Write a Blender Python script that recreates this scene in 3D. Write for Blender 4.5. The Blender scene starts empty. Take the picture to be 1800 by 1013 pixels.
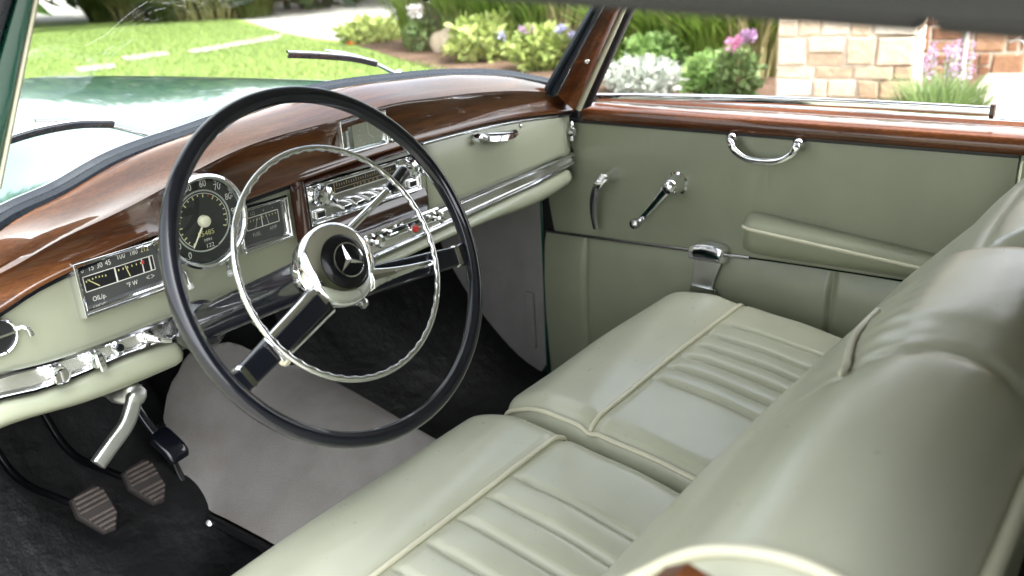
import bpy, math, random
import numpy as np
from mathutils import Vector, Matrix
random.seed(7); rng = np.random.default_rng(7)
SC = bpy.context.scene; COL = SC.collection
H = 0.95                       # height of the steering wheel centre above the ground

# ------------------------------------------------------------------ camera
FPX, YAW, PITCH, ROLL = 1526.73, .8871, .3705, .0630
CAM = np.array([-.9735, -.7480, .3234])
fw = np.array([math.sin(YAW)*math.cos(PITCH), math.cos(YAW)*math.cos(PITCH), -math.sin(PITCH)])
r0 = np.array([math.cos(YAW), -math.sin(YAW), 0.0]); d0 = np.cross(fw, r0)
rt = math.cos(ROLL)*r0 + math.sin(ROLL)*d0; dn = np.cross(fw, rt)
cam = bpy.data.cameras.new('camera'); camo = bpy.data.objects.new('camera', cam); COL.objects.link(camo)
cam.sensor_width = 36; cam.lens = FPX/1800*36; cam.clip_start = .02; cam.clip_end = 500
M = Matrix(((rt[0], -dn[0], -fw[0], CAM[0]), (rt[1], -dn[1], -fw[1], CAM[1]), (rt[2], -dn[2], -fw[2], CAM[2]+H), (0, 0, 0, 1)))
camo.matrix_world = M
cam.dof.use_dof = True; cam.dof.focus_distance = 1.28; cam.dof.aperture_fstop = 5
SC.camera = camo
# ------------------------------------------------------------------ light
SUN_EL, SUN_AZ = math.radians(55), math.radians(181)     # azimuth measured from +Y (car's nose) clockwise
w = bpy.data.worlds.new('World'); SC.world = w; w.use_nodes = True
nt = w.node_tree; sky = nt.nodes.new('ShaderNodeTexSky'); sky.sky_type = 'NISHITA'; sky.sun_disc = False
sky.sun_elevation = SUN_EL; sky.sun_rotation = SUN_AZ; sky.air_density = 1.0; sky.dust_density = 4.0; sky.ozone_density = .5
tc = nt.nodes.new('ShaderNodeTexCoord'); cl = nt.nodes.new('ShaderNodeTexNoise'); cl.inputs['Scale'].default_value = 2.2; cl.inputs['Detail'].default_value = 7
nt.links.new(tc.outputs['Generated'], cl.inputs['Vector']); cr = nt.nodes.new('ShaderNodeValToRGB'); cr.color_ramp.elements[0].position = .36; cr.color_ramp.elements[0].color = (.45, .45, .45, 1); cr.color_ramp.elements[1].position = .56; nt.links.new(cl.outputs['Fac'], cr.inputs['Fac'])
bw = nt.nodes.new('ShaderNodeRGBToBW'); nt.links.new(sky.outputs[0], bw.inputs[0]); bm_ = nt.nodes.new('ShaderNodeVectorMath'); bm_.operation = 'MULTIPLY'; bm_.inputs[1].default_value = (1.84, 1.9, 1.97); nt.links.new(bw.outputs[0], bm_.inputs[0])
cm = nt.nodes.new('ShaderNodeMix'); cm.data_type = 'RGBA'; nt.links.new(cr.outputs['Color'], cm.inputs['Factor']); nt.links.new(sky.outputs[0], cm.inputs['A']); nt.links.new(bm_.outputs[0], cm.inputs['B'])
nt.links.new(cm.outputs['Result'], nt.nodes['Background'].inputs[0]); nt.nodes['Background'].inputs[1].default_value = .15
sun = bpy.data.lights.new('sun', 'SUN'); suno = bpy.data.objects.new('sun', sun); COL.objects.link(suno)
sun.energy = 2.2; sun.angle = math.radians(.5); sun.color = (1, .96, .9)
sd = Vector((math.sin(SUN_AZ)*math.cos(SUN_EL), math.cos(SUN_AZ)*math.cos(SUN_EL), math.sin(SUN_EL)))
suno.rotation_euler = sd.to_track_quat('Z', 'Y').to_euler(); suno.location = (0, 0, 12)
SC.view_settings.view_transform = 'Standard'; SC.view_settings.look = 'None'
SC.view_settings.gamma = 1; SC.view_settings.exposure = 2.28; SC.view_settings.use_curve_mapping = False
SC.cycles.use_denoising = True
SC.cycles.max_bounces = 14; SC.cycles.diffuse_bounces = 6; SC.cycles.glossy_bounces = 6
SC.cycles.transparent_max_bounces = 16
SC.cycles.sample_clamp_indirect = 6
SC.cycles.caustics_reflective = False; SC.cycles.caustics_refractive = False

# ------------------------------------------------------------------ survey helpers (sight lines met with real planes)
def ray(x, y): return (x-900)/FPX*rt + (y-506)/FPX*dn + fw
def on(ax, val, x, y):
    v = ray(x, y); return CAM + v*(val-CAM[ax])/v[ax]
def PX(v, x, y): return on(0, v, x, y)
def PY(v, x, y): return on(1, v, x, y)
def PZ(v, x, y): return on(2, v, x, y)
def PF(f, x, y):                      # meets the curved sheet Y = f(X)
    yv = f(0)
    for _ in range(25):
        P = PY(yv, x, y); yv = .5*yv + .5*f(P[0])
    return PY(yv, x, y)
def PPL(P0, n, x, y):
    v = ray(x, y); return CAM + v*np.dot(P0-CAM, n)/np.dot(v, n)
def smooth_interp(xs, ys):            # monotone-ish cubic through points
    o = np.argsort(xs); xs = np.array(xs)[o]; ys = np.array(ys)[o]
    m = np.gradient(ys, xs)
    def f(x):
        x = np.asarray(x, float); i = np.clip(np.searchsorted(xs, x)-1, 0, len(xs)-2)
        h = xs[i+1]-xs[i]; t = (x-xs[i])/h
        inside = (2*t**3-3*t**2+1)*ys[i]+(t**3-2*t**2+t)*h*m[i]+(-2*t**3+3*t**2)*ys[i+1]+(t**3-t**2)*h*m[i+1]
        r = np.where(t < 0, ys[0]+m[0]*(x-xs[0]), np.where(t > 1, ys[-1]+m[-1]*(x-xs[-1]), inside))
        return float(r) if r.ndim == 0 else r
    return f
def catmull(pts, n=8, closed=False):
    P = [np.array(p, float) for p in pts]; out = []; N = len(P)
    rngi = range(N) if closed else range(N-1)
    for i in rngi:
        a = P[(i-1) % N] if closed or i > 0 else 2*P[0]-P[1]
        b = P[i]; c = P[(i+1) % N]; d = P[(i+2) % N] if closed or i < N-2 else 2*P[-1]-P[-2]
        for k in range(n):
            t = k/n
            out.append(.5*((2*b)+(-a+c)*t+(2*a-5*b+4*c-d)*t*t+(-a+3*b-3*c+d)*t**3))
    if not closed: out.append(P[-1])
    return out

# ------------------------------------------------------------------ materials
MATS = {}
class NT:
    def __init__(s, name):
        s.m = bpy.data.materials.new(name); s.m.use_nodes = True; s.t = s.m.node_tree
        s.b = s.t.nodes['Principled BSDF']; s.out = s.t.nodes['Material Output']; MATS[name] = s.m
    def n(s, typ, **kw):
        x = s.t.nodes.new(typ)
        for k, v in kw.items():
            if k.startswith('i_'):
                key = k[2:]; key = int(key) if key.isdigit() else key.replace('_', ' ')
                x.inputs[key].default_value = v
            else: setattr(x, k, v)
        return x
    def l(s, a, b): s.t.links.new(a, b)
    def set(s, **kw):
        for k, v in kw.items(): s.b.inputs[k.replace('_', ' ')].default_value = v
        return s
    def coord(s, scale=(1, 1, 1), rot=(0, 0, 0)):
        tc = s.n('ShaderNodeTexCoord'); mp = s.n('ShaderNodeMapping'); mp.inputs['Scale'].default_value = scale; mp.inputs['Rotation'].default_value = rot
        s.l(tc.outputs['Object'], mp.inputs['Vector']); return mp.outputs['Vector']
    def noise(s, scale, detail=4, rough=.55, vec=None, dist=0):
        x = s.n('ShaderNodeTexNoise'); x.inputs['Scale'].default_value = scale; x.inputs['Detail'].default_value = detail
        x.inputs['Roughness'].default_value = rough; x.inputs['Distortion'].default_value = dist
        s.l(vec if vec is not None else s.coord(), x.inputs['Vector']); return x.outputs['Fac']
    def ramp(s, fac, stops):
        r = s.n('ShaderNodeValToRGB'); e = r.color_ramp.elements
        while len(e) < len(stops): e.new(.5)
        for k, (p, c) in enumerate(stops): e[k].position = p; e[k].color = (*c, 1)
        s.l(fac, r.inputs['Fac']); return r.outputs['Color']
    def bump(s, h, strength=.2, dist=.001, into=None):
        b = s.n('ShaderNodeBump'); b.inputs['Strength'].default_value = strength; b.inputs['Distance'].default_value = dist
        s.l(h, b.inputs['Height']); s.l(b.outputs['Normal'], s.b.inputs['Normal']); return b
    def rr(s, fac, lo, hi, dest='Roughness'):
        r = s.n('ShaderNodeMapRange'); r.inputs['To Min'].default_value = lo; r.inputs['To Max'].default_value = hi
        s.l(fac, r.inputs['Value']); s.l(r.outputs[0], s.b.inputs[dest])
def simple(name, col, rough=.5, metal=0, coat=0, spec=.5, var=.12, scale=30, bump=0, bscale=200, bdist=.0005, coatr=.03):
    m = NT(name).set(Roughness=rough, Metallic=metal, Coat_Weight=coat, Specular_IOR_Level=spec, Coat_Roughness=coatr)
    n = m.noise(scale)
    c = np.array(col)
    m.l(m.ramp(n, [(.25, tuple(c*(1-var))), (.75, tuple(np.minimum(c*(1+var), 1)))]), m.b.inputs['Base Color'])
    m.rr(n, max(0, rough*.8), min(1, rough*1.2))
    if bump: m.bump(m.noise(bscale), bump, bdist)
    return m.m
def leather(name, col, rough=.36, crease=0.0):
    m = NT(name).set(Specular_IOR_Level=.5, Coat_Weight=.3, Coat_Roughness=.24)
    v = m.coord()
    n1 = m.noise(7, 3, .5, v); n2 = m.noise(60, 5, .6, v)
    c = np.array(col)
    m.l(m.ramp(n1, [(.3, tuple(c*.93)), (.7, tuple(c*1.06))]), m.b.inputs['Base Color'])
    m.rr(n2, rough*.85, rough*1.15)
    vo = m.noise(700, 2, .5, v)
    b1 = m.n('ShaderNodeBump'); b1.inputs['Strength'].default_value = .12; b1.inputs['Distance'].default_value = .0004
    m.l(vo, b1.inputs['Height'])
    b2 = m.n('ShaderNodeBump'); b2.inputs['Strength'].default_value = .35; b2.inputs['Distance'].default_value = .004
    m.l(m.noise(9, 2, .5, m.coord((1, 2.2, 1))), b2.inputs['Height']); m.l(b1.outputs['Normal'], b2.inputs['Normal'])
    b4 = m.n('ShaderNodeBump'); b4.inputs['Strength'].default_value = .3; b4.inputs['Distance'].default_value = .0016
    m.l(m.noise(16, 5, .62, m.coord((.7, 2.6, 1.2), (0, 0, .12)), .9), b4.inputs['Height']); m.l(b2.outputs['Normal'], b4.inputs['Normal'])
    last = b4
    if crease:
        b3 = m.n('ShaderNodeBump'); b3.inputs['Strength'].default_value = crease; b3.inputs['Distance'].default_value = .003
        m.l(m.noise(7, 2, .5, m.coord((2.6, .8, 1.3), (0, 0, .5)), .6), b3.inputs['Height']); m.l(b4.outputs['Normal'], b3.inputs['Normal']); last = b3
    m.l(last.outputs['Normal'], m.b.inputs['Normal']); m.l(last.outputs['Normal'], m.b.inputs['Coat Normal'])
    return m.m
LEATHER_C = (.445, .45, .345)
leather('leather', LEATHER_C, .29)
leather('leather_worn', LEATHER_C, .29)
leather('leather_door_shaded', (.275, .292, .208), .36)  # same leather darkened: the door's shade is put into its colour
leather('piping', (.58, .56, .42), .45)
simple('painted_green', (.29, .305, .22), .35, coat=.15, var=.03, scale=8, bump=.05, bscale=500)
def wood(name, dark, mid, light, ax=(1, 9, 9), rot=(0, 0, 0)):
    m = NT(name).set(Roughness=.35, Coat_Weight=1.0, Coat_Roughness=.012, Coat_IOR=1.5, Specular_IOR_Level=.2)
    v = m.coord(ax, rot)
    n1 = m.noise(3.2, 8, .62, v, .8); n2 = m.noise(44, 6, .7, m.coord((ax[0]*.6, ax[1]*2, ax[2]*2), rot), .2)
    mx = m.n('ShaderNodeMath', operation='MULTIPLY_ADD'); mx.inputs[1].default_value = .48; m.l(n2, mx.inputs[0])
    sc = m.n('ShaderNodeMath', operation='MULTIPLY'); sc.inputs[1].default_value = .52; m.l(n1, sc.inputs[0]); m.l(sc.outputs[0], mx.inputs[2])
    m.l(m.ramp(mx.outputs[0], [(.32, dark), (.5, mid), (.68, light)]), m.b.inputs['Base Color'])
    return m.m
wood('walnut', (.018, .0065, .0024), (.084, .029, .0098), (.185, .07, .022))
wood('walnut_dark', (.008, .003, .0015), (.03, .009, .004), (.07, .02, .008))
wood('walnut_door', (.02, .006, .002), (.095, .028, .008), (.24, .075, .018), (9, 1, 9)); MATS['walnut_door'].node_tree.nodes['Principled BSDF'].inputs['Coat IOR'].default_value = 1.45
def chrome(name='chrome', col=(.82, .83, .85), rough=.06):
    m = NT(name).set(Metallic=1, Base_Color=(*col, 1), Roughness=rough)
    m.rr(m.noise(45), rough*.5, rough*1.9); return m.m
chrome(); chrome('satin_metal', (.62, .62, .6), .32); chrome('dim_chrome', (.5, .5, .5), .18)
m = NT('engine_turned').set(Metallic=1, Base_Color=(.72, .71, .67, 1), Roughness=.22)
ck = m.n('ShaderNodeTexChecker'); ck.inputs['Scale'].default_value = 620; m.l(m.coord(rot=(0, math.radians(45), 0)), ck.inputs['Vector'])
m.bump(ck.outputs['Fac'], .6, .0008)
simple('black_gloss', (.004, .005, .009), .35, coat=.8, var=.2, spec=.15, coatr=.025)
simple('enamel_black', (.003, .003, .004), .4, coat=.3, var=.1, spec=.1, coatr=.02)
simple('black_satin', (.008, .008, .009), .4, var=.2)
simple('black_crackle', (.012, .012, .012), .55, bump=.4, bscale=900)
simple('dial_grey', (.05, .052, .05), .5, var=.05)
simple('rubber', (.009, .012, .018), .28, var=.2, scale=60, bump=.1, bscale=400)
simple('gasket', (.018, .023, .032), .25, var=.1, scale=40)
simple('rubber_grey', (.055, .052, .055), .6, var=.15, scale=40, bump=.15, bscale=600)
simple('rail_cover', (.020, .019, .0195), .62, var=.12, scale=30, bump=.2, bscale=700)
simple('floor_mat', (.0045, .0045, .005), .5, var=.6, spec=.3, scale=9, bump=.7, bscale=22, bdist=.008)
simple('pedal_worn', (.085, .066, .056), .7, var=.4, scale=60)
simple('pedal_rubber', (.022, .017, .015), .75, var=.35, scale=60, bump=.3, bscale=300)
simple('clock_dial_glare', (.5, .46, .4), .35, var=.05)  # dial colour raised to stand in for the reflection on its glass
simple('ivory', (.70, .66, .5), .35, var=.04)
simple('white_mark', (.72, .72, .66), .5, var=.02)
simple('grey_mark', (.38, .39, .36), .5, var=.02)
simple('amber_mark', (.55, .42, .2), .5, var=.02)
simple('yellow_mark', (.62, .6, .28), .5, var=.02)
simple('red_mark', (.55, .03, .03), .4, var=.02)
simple('green_paint', (.005, .062, .042), .25, coat=1.0, var=.04, scale=3, coatr=.07)
simple('cream_fabric', (.2, .185, .16), .9, var=.06, scale=60, bump=.3, bscale=500)
simple('dark_fabric', (.045, .043, .043), .9, var=.1, scale=60, bump=.3, bscale=700)
simple('clear_plastic', (.62, .63, .6), .12, coat=1, var=.05)
simple('headlining', (.40, .39, .35), .95, var=.06, scale=40)
m = NT('carpet').set(Roughness=1, Specular_IOR_Level=.1)
n1 = m.noise(6, 5, .6); n2 = m.noise(900, 2)
mixr = m.n('ShaderNodeMix', data_type='RGBA', blend_type='MULTIPLY'); mixr.inputs['Factor'].default_value = .35
m.l(m.ramp(n1, [(.3, (.27, .24, .225)), (.55, (.34, .32, .305)), (.8, (.38, .365, .35))]), mixr.inputs['A']); m.l(m.ramp(n2, [(.3, (.5, .5, .5)), (.7, (1, 1, 1))]), mixr.inputs['B'])
m.l(mixr.outputs['Result'], m.b.inputs['Base Color']); n3 = m.noise(330, 4, .8); m.bump(n3, .9, .003)
simple('carpet_shaded', (.27, .26, .255), 1, var=.12, scale=12, spec=.05, bump=.5, bscale=900)  # carpet tone darkened to carry the footwell shade on the kick panel
m = NT('glass'); m.t.nodes.remove(m.b)
geo = m.n('ShaderNodeNewGeometry'); dp = m.n('ShaderNodeVectorMath', operation='DOT_PRODUCT'); m.l(geo.outputs['Incoming'], dp.inputs[0]); m.l(geo.outputs['Normal'], dp.inputs[1])
ab = m.n('ShaderNodeMath', operation='ABSOLUTE'); m.l(dp.outputs['Value'], ab.inputs[0])
om = m.n('ShaderNodeMath', operation='SUBTRACT'); om.inputs[0].default_value = 1; m.l(ab.outputs[0], om.inputs[1])
pw = m.n('ShaderNodeMath', operation='POWER'); m.l(om.outputs[0], pw.inputs[0]); pw.inputs[1].default_value = 5
ma = m.n('ShaderNodeMath', operation='MULTIPLY_ADD'); m.l(pw.outputs[0], ma.inputs[0]); ma.inputs[1].default_value = .85; ma.inputs[2].default_value = .05
tr = m.n('ShaderNodeBsdfTransparent'); tr.inputs[0].default_value = (.93, .96, .94, 1)
gl = m.n('ShaderNodeBsdfGlossy'); gl.inputs['Roughness'].default_value = .0; ms = m.n('ShaderNodeMixShader')
m.l(ma.outputs[0], ms.inputs[0]); m.l(tr.outputs[0], ms.inputs[1]); m.l(gl.outputs[0], ms.inputs[2]); m.l(ms.outputs[0], m.out.inputs['Surface'])
def ground_mat(name, cols, s1, s2, bump=.3, rough=.95):
    m = NT(name).set(Roughness=rough, Specular_IOR_Level=.2)
    a = m.noise(s1, 6, .6); b = m.noise(s2, 4, .7)
    mx = m.n('ShaderNodeMath', operation='MULTIPLY_ADD'); mx.inputs[1].default_value = .5; m.l(b, mx.inputs[0])
    sc = m.n('ShaderNodeMath', operation='MULTIPLY'); sc.inputs[1].default_value = .5; m.l(a, sc.inputs[0]); m.l(sc.outputs[0], mx.inputs[2])
    m.l(m.ramp(mx.outputs[0], [(.35, cols[0]), (.5, cols[1]), (.65, cols[2])]), m.b.inputs['Base Color']); m.bump(b, bump, .03)
ground_mat('lawn', ((.085, .13, .025), (.13, .19, .04), (.19, .25, .07)), .6, 14)
ground_mat('mulch', ((.035, .02, .012), (.09, .055, .035), (.17, .11, .08)), 2, 40, .6)
ground_mat('concrete', ((.19, .18, .16), (.24, .23, .205), (.29, .28, .25)), 1.5, 30, .15)
ground_mat('flagstone', ((.2, .185, .15), (.27, .25, .21), (.34, .32, .28)), 2, 25, .2)
def leafm(name, a, b, rough=.5):
    m = NT(name).set(Roughness=rough, Specular_IOR_Level=.3)
    oi = m.n('ShaderNodeNewGeometry')
    c = m.ramp(oi.outputs['Random Per Island'], [(0, a), (1, b)]); m.l(c, m.b.inputs['Base Color'])
    m.b.inputs['Subsurface Weight'].default_value = 0
    tl = m.n('ShaderNodeBsdfTranslucent'); m.l(c, tl.inputs[0]); mx = m.n('ShaderNodeMixShader'); mx.inputs[0].default_value = .35
    m.l(m.b.outputs[0], mx.inputs[1]); m.l(tl.outputs[0], mx.inputs[2]); m.l(mx.outputs[0], m.out.inputs['Surface'])
leafm('leaf_yellow', (.20, .26, .06), (.38, .42, .14)); leafm('leaf_green', (.10, .16, .05), (.22, .29, .11))
leafm('leaf_bright', (.12, .22, .05), (.25, .36, .12)); leafm('leaf_dark', (.018, .045, .01), (.06, .11, .022))
leafm('leaf_silver', (.24, .27, .22), (.5, .52, .46)); leafm('blade_green', (.10, .18, .025), (.24, .33, .07))
leafm('blade_dark', (.045, .08, .018), (.15, .18, .05))
leafm('blade_tan', (.26, .24, .09), (.42, .38, .2)); leafm('blade_lawn', (.10, .15, .04), (.20, .25, .08))
leafm('petal_pink', (.55, .2, .36), (.75, .42, .55)); leafm('petal_purple', (.36, .2, .36), (.52, .36, .5))
leafm('petal_orange', (.7, .13, .02), (.85, .26, .04)); leafm('petal_lavender', (.4, .38, .62), (.6, .56, .75)); leafm('petal_white', (.7, .62, .66), (.85, .8, .8))
simple('bark', (.09, .06, .04), .9, var=.4, bump=.6, bscale=40, bdist=.01)
m = NT('sandstone').set(Roughness=.9, Specular_IOR_Level=.2)
gi = m.n('ShaderNodeNewGeometry'); cc = m.ramp(gi.outputs['Random Per Island'], [(0, (.42, .29, .19)), (.35, (.5, .40, .29)), (.6, (.56, .47, .36)), (.8, (.52, .49, .44)), (1, (.44, .33, .23))])
mm = m.n('ShaderNodeMix', data_type='RGBA', blend_type='MULTIPLY'); mm.inputs['Factor'].default_value = .5; m.l(cc, mm.inputs['A'])
nz = m.noise(14, 6, .65); m.l(m.ramp(nz, [(.3, (.6, .55, .5)), (.7, (1, 1, 1))]), mm.inputs['B']); m.l(mm.outputs['Result'], m.b.inputs['Base Color']); m.bump(nz, .6, .02)
m = NT('redstone').set(Roughness=.9, Specular_IOR_Level=.2)
gi = m.n('ShaderNodeNewGeometry'); cc = m.ramp(gi.outputs['Random Per Island'], [(0, (.17, .08, .045)), (.5, (.26, .14, .08)), (1, (.33, .2, .12))])
mm = m.n('ShaderNodeMix', data_type='RGBA', blend_type='MULTIPLY'); mm.inputs['Factor'].default_value = .5; m.l(cc, mm.inputs['A'])
nz = m.noise(14, 6, .65); m.l(m.ramp(nz, [(.3, (.6, .55, .5)), (.7, (1, 1, 1))]), mm.inputs['B']); m.l(mm.outputs['Result'], m.b.inputs['Base Color']); m.bump(nz, .6, .02)
simple('mortar', (.5, .42, .33), .95, var=.15, scale=20, bump=.4, bscale=80, bdist=.005)
simple('boulder_stone', (.42, .33, .24), .9, var=.2, scale=6, bump=.6, bscale=20, bdist=.02)

# ------------------------------------------------------------------ mesh builder
class MB:
    def __init__(s): s.v = []; s.f = []; s.m = []; s.sm = []
    def add(s, verts, faces, mat=0, smooth=True):
        o = len(s.v); s.v += [tuple(map(float, p)) for p in verts]
        for f in faces: s.f.append([o+i for i in f]); s.m.append(mat); s.sm.append(smooth)
        return s
    def box(s, c, size, mat=0, R=None, smooth=False):
        c = np.array(c, float); h = np.array(size, float)/2; P = []
        for dx in (-1, 1):
            for dy in (-1, 1):
                for dz in (-1, 1):
                    q = np.array([dx, dy, dz])*h
                    P.append(c+(R@q if R is not None else q))
        return s.add(P, [(0, 1, 3, 2), (4, 6, 7, 5), (0, 4, 5, 1), (2, 3, 7, 6), (0, 2, 6, 4), (1, 5, 7, 3)], mat, smooth)
    def loft(s, secs, mat=0, closed=False, cap=False, wrap=False, smooth=True):
        n = len(secs[0]); V = [p for q in secs for p in q]; F = []; L = len(secs)
        for i in range(L if wrap else L-1):
            a = i*n; b = ((i+1) % L)*n
            for j in range(n if closed else n-1):
                k = (j+1) % n; F.append((a+j, a+k, b+k, b+j))
        if cap and closed: F.append(tuple(range(n-1, -1, -1))); F.append(tuple((L-1)*n+j for j in range(n)))
        return s.add(V, F, mat, smooth)
    def sweep(s, pts, prof, up=None, mat=0, closed=False, cap=True, scale=None, smooth=True):
        P = [np.array(p, float) for p in pts]; N = len(P); T = []
        for i in range(N):
            a = P[i-1] if (closed or i > 0) else P[i]; b = P[(i+1) % N] if (closed or i < N-1) else P[i]
            t = b-a; T.append(t/np.linalg.norm(t))
        u = np.array(up if up is not None else ((0, 0, 1) if abs(T[0][2]) < .9 else (0, 1, 0)), float); secs = []
        for i in range(N):
            u2 = u-T[i]*np.dot(u, T[i]); u2 /= np.linalg.norm(u2); sd_ = np.cross(T[i], u2)
            if up is None: u = u2
            k = 1 if scale is None else scale[i]
            secs.append([P[i]+sd_*a*k+u2*b*k for a, b in prof])
        return s.loft(secs, mat, True, cap and not closed, closed, smooth)
    def tube(s, pts, r, seg=10, mat=0, closed=False, cap=True):
        sc = None if np.isscalar(r) else r; rr = r if np.isscalar(r) else 1
        return s.sweep(pts, [(rr*math.cos(2*math.pi*k/seg), rr*math.sin(2*math.pi*k/seg)) for k in range(seg)], None, mat, closed, cap, sc)
    def lathe(s, o, ax, prof, seg=32, mat=0, cap=True, ref=None, a0=0, a1=2*math.pi):
        o = np.array(o, float); ax = np.array(ax, float); ax /= np.linalg.norm(ax)
        ref = np.array(ref if ref is not None else ((0, 0, 1) if abs(ax[2]) < .9 else (1, 0, 0)), float)
        e1 = ref-ax*np.dot(ref, ax); e1 /= np.linalg.norm(e1); e2 = np.cross(ax, e1)
        secs = [[o+ax*h+(e1*math.cos(2*math.pi*k/seg)+e2*math.sin(2*math.pi*k/seg))*max(r, 1e-5) for k in range(seg)] for r, h in prof]
        return s.loft(secs, mat, True, cap)
    def prism(s, poly, ext, mat=0, smooth=False):
        P = [np.array(p, float) for p in poly]; n = len(P); e = np.array(ext, float)
        V = P+[p+e for p in P]
        F = [tuple(range(n)), tuple(range(2*n-1, n-1, -1))]+[(i, i+n, (i+1) % n+n, (i+1) % n) for i in range(n)]
        return s.add(V, F, mat, smooth)
    def text(s, txt, o, size, xd=(1, 0, 0), yd=(0, 0, 1), mat=0, align='CENTER', bold=.0, width=1.0):
        cu = bpy.data.curves.new('lettering', 'FONT'); cu.body = txt; cu.size = size; cu.align_x = align; cu.align_y = 'CENTER'; cu.resolution_u = 3; cu.offset = bold
        ob = bpy.data.objects.new('lettering', cu); COL.objects.link(ob)
        dg = bpy.context.evaluated_depsgraph_get(); me = ob.evaluated_get(dg).to_mesh()
        xd = np.array(xd, float); yd = np.array(yd, float); o = np.array(o, float)
        s.add([o+xd*v.co.x*width+yd*v.co.y for v in me.vertices], [tuple(p.vertices) for p in me.polygons], mat, False)
        ob.evaluated_get(dg).to_mesh_clear(); bpy.data.objects.remove(ob); bpy.data.curves.remove(cu); return s
    def build(s, name, mats, parent=None, sharp=38, bevel=0, bseg=2, sub=0, fix=True, **props):
        me = bpy.data.meshes.new(name)
        V = [(a, b, c+H) for a, b, c in s.v]
        me.from_pydata(V, [], s.f)
        me.polygons.foreach_set('material_index', s.m); me.polygons.foreach_set('use_smooth', s.sm)
        mats = [mats] if isinstance(mats, str) else mats
        for q in mats: me.materials.append(MATS[q])
        if fix:
            import bmesh
            bm = bmesh.new(); bm.from_mesh(me); bmesh.ops.recalc_face_normals(bm, faces=bm.faces); bm.to_mesh(me); bm.free()
        if sharp: me.set_sharp_from_angle(angle=math.radians(sharp))
        ob = bpy.data.objects.new(name, me); COL.objects.link(ob)
        if parent is not None: ob.parent = parent
        if bevel:
            b = ob.modifiers.new('bevel', 'BEVEL'); b.width = bevel; b.segments = bseg; b.limit_method = 'ANGLE'; b.angle_limit = math.radians(35)
        if sub:
            q = ob.modifiers.new('sub', 'SUBSURF'); q.levels = sub; q.render_levels = sub
        for k, val in props.items(): ob[k] = val
        return ob
def circ(n, r=1.0, r2=None): return [(r*math.cos(2*math.pi*k/n), (r2 or r)*math.sin(2*math.pi*k/n)) for k in range(n)]
def rrect(wd, ht, r, n=4):
    out = []
    for cx, cy, a in ((1, 1, 0), (-1, 1, 90), (-1, -1, 180), (1, -1, 270)):
        for k in range(n+1):
            t = math.radians(a+90*k/n); out.append((cx*(wd/2-r)+r*math.cos(t), cy*(ht/2-r)+r*math.sin(t)))
    return out

car = bpy.data.objects.new('vintage_car', None); COL.objects.link(car)
car['label'] = 'dark green vintage convertible with sage green leather seats, walnut dashboard and large black steering wheel'
car['category'] = 'car'

# ================================================================== dashboard
ysf = lambda x: .47-.09*(x/.62)**2
yrf = lambda x: .34+.03*(x/.62)**2
ybf = lambda x: .366
def curve(f, pix, ext):
    P = [PF(f, *q) for q in pix]; xs = [p[0] for p in P]; zs = [p[2] for p in P]
    for x, z in ext: xs.append(x); zs.append(z)
    return smooth_interp(xs, zs)
seal_z = curve(ysf, [(0, 395), (113, 340), (187, 296), (333, 240), (600, 157), (683, 146), (800, 136), (900, 138), (967, 150)], [(-.66, .005)])
ridge_z = curve(yrf, [(0, 475), (113, 412), (187, 378), (433, 253), (600, 205), (683, 180), (767, 168), (850, 159), (967, 160)], [(-.66, -.012), (.66, .012)])
wbot_z = curve(ybf, [(0, 545), (60, 505), (140, 465), (270, 410), (520, 317), (740, 245), (900, 207), (1010, 193)], [(-.66, -.065)])
stop_z = curve(lambda x: .38, [(0, 649), (74, 631), (148, 607), (207, 585), (302, 549), (833, 338), (937, 295), (988, 273)], [(-.66, -.126)])
sbot_z = curve(lambda x: .38, [(0, 701), (59, 688), (133, 661), (207, 629), (320, 589), (900, 341), (954, 316), (989, 297)], [(-.66, -.165)])
rbot_z = curve(lambda x: .385, [(0, 752), (150, 706), (345, 626), (770, 425), (850, 392), (940, 358)], [(-.66, -.205), (.62, -.195)])
XS = np.linspace(-.66, .655, 70)
# walnut top with its ridge
mb = MB(); secs = []
for x in XS:
    s_ = np.array([ysf(x), seal_z(x)]); r_ = np.array([yrf(x), ridge_z(x)]); b_ = np.array([ybf(x), wbot_z(x)])
    gap = max(r_[1]-b_[1], .01); pr = [s_+np.array([.02, -.004]), s_]
    for t in (.15, .3, .45, .6, .75, .9):
        q = s_*(1-t)+r_*t; q[1] += .015*4*t*(1-t)*(1-.35*(2*t-1))*min(1, (s_[0]-r_[0])/.1); pr.append(q)
    pr.append(r_+np.array([0.004, .0015])); pr.append(r_+np.array([-.001, -.003]))
    for t in (.12, .25, .4, .55, .7, .85, .95):
        q = r_*(1-t)+b_*t; q[0] += .010*math.sin(math.pi*t)*min(1, gap/.06); pr.append(q)
    pr.append(b_+np.array([-.002, .001])); pr.append(b_+np.array([-.001, -.003])); pr.append(b_+np.array([.012, -.004])); pr.append(b_+np.array([.03, -.004]))
    secs.append([(x, a, b) for a, b in pr])
mb.loft(secs)
dash = mb.build('dashboard', ['walnut'], car, sharp=50)
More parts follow.
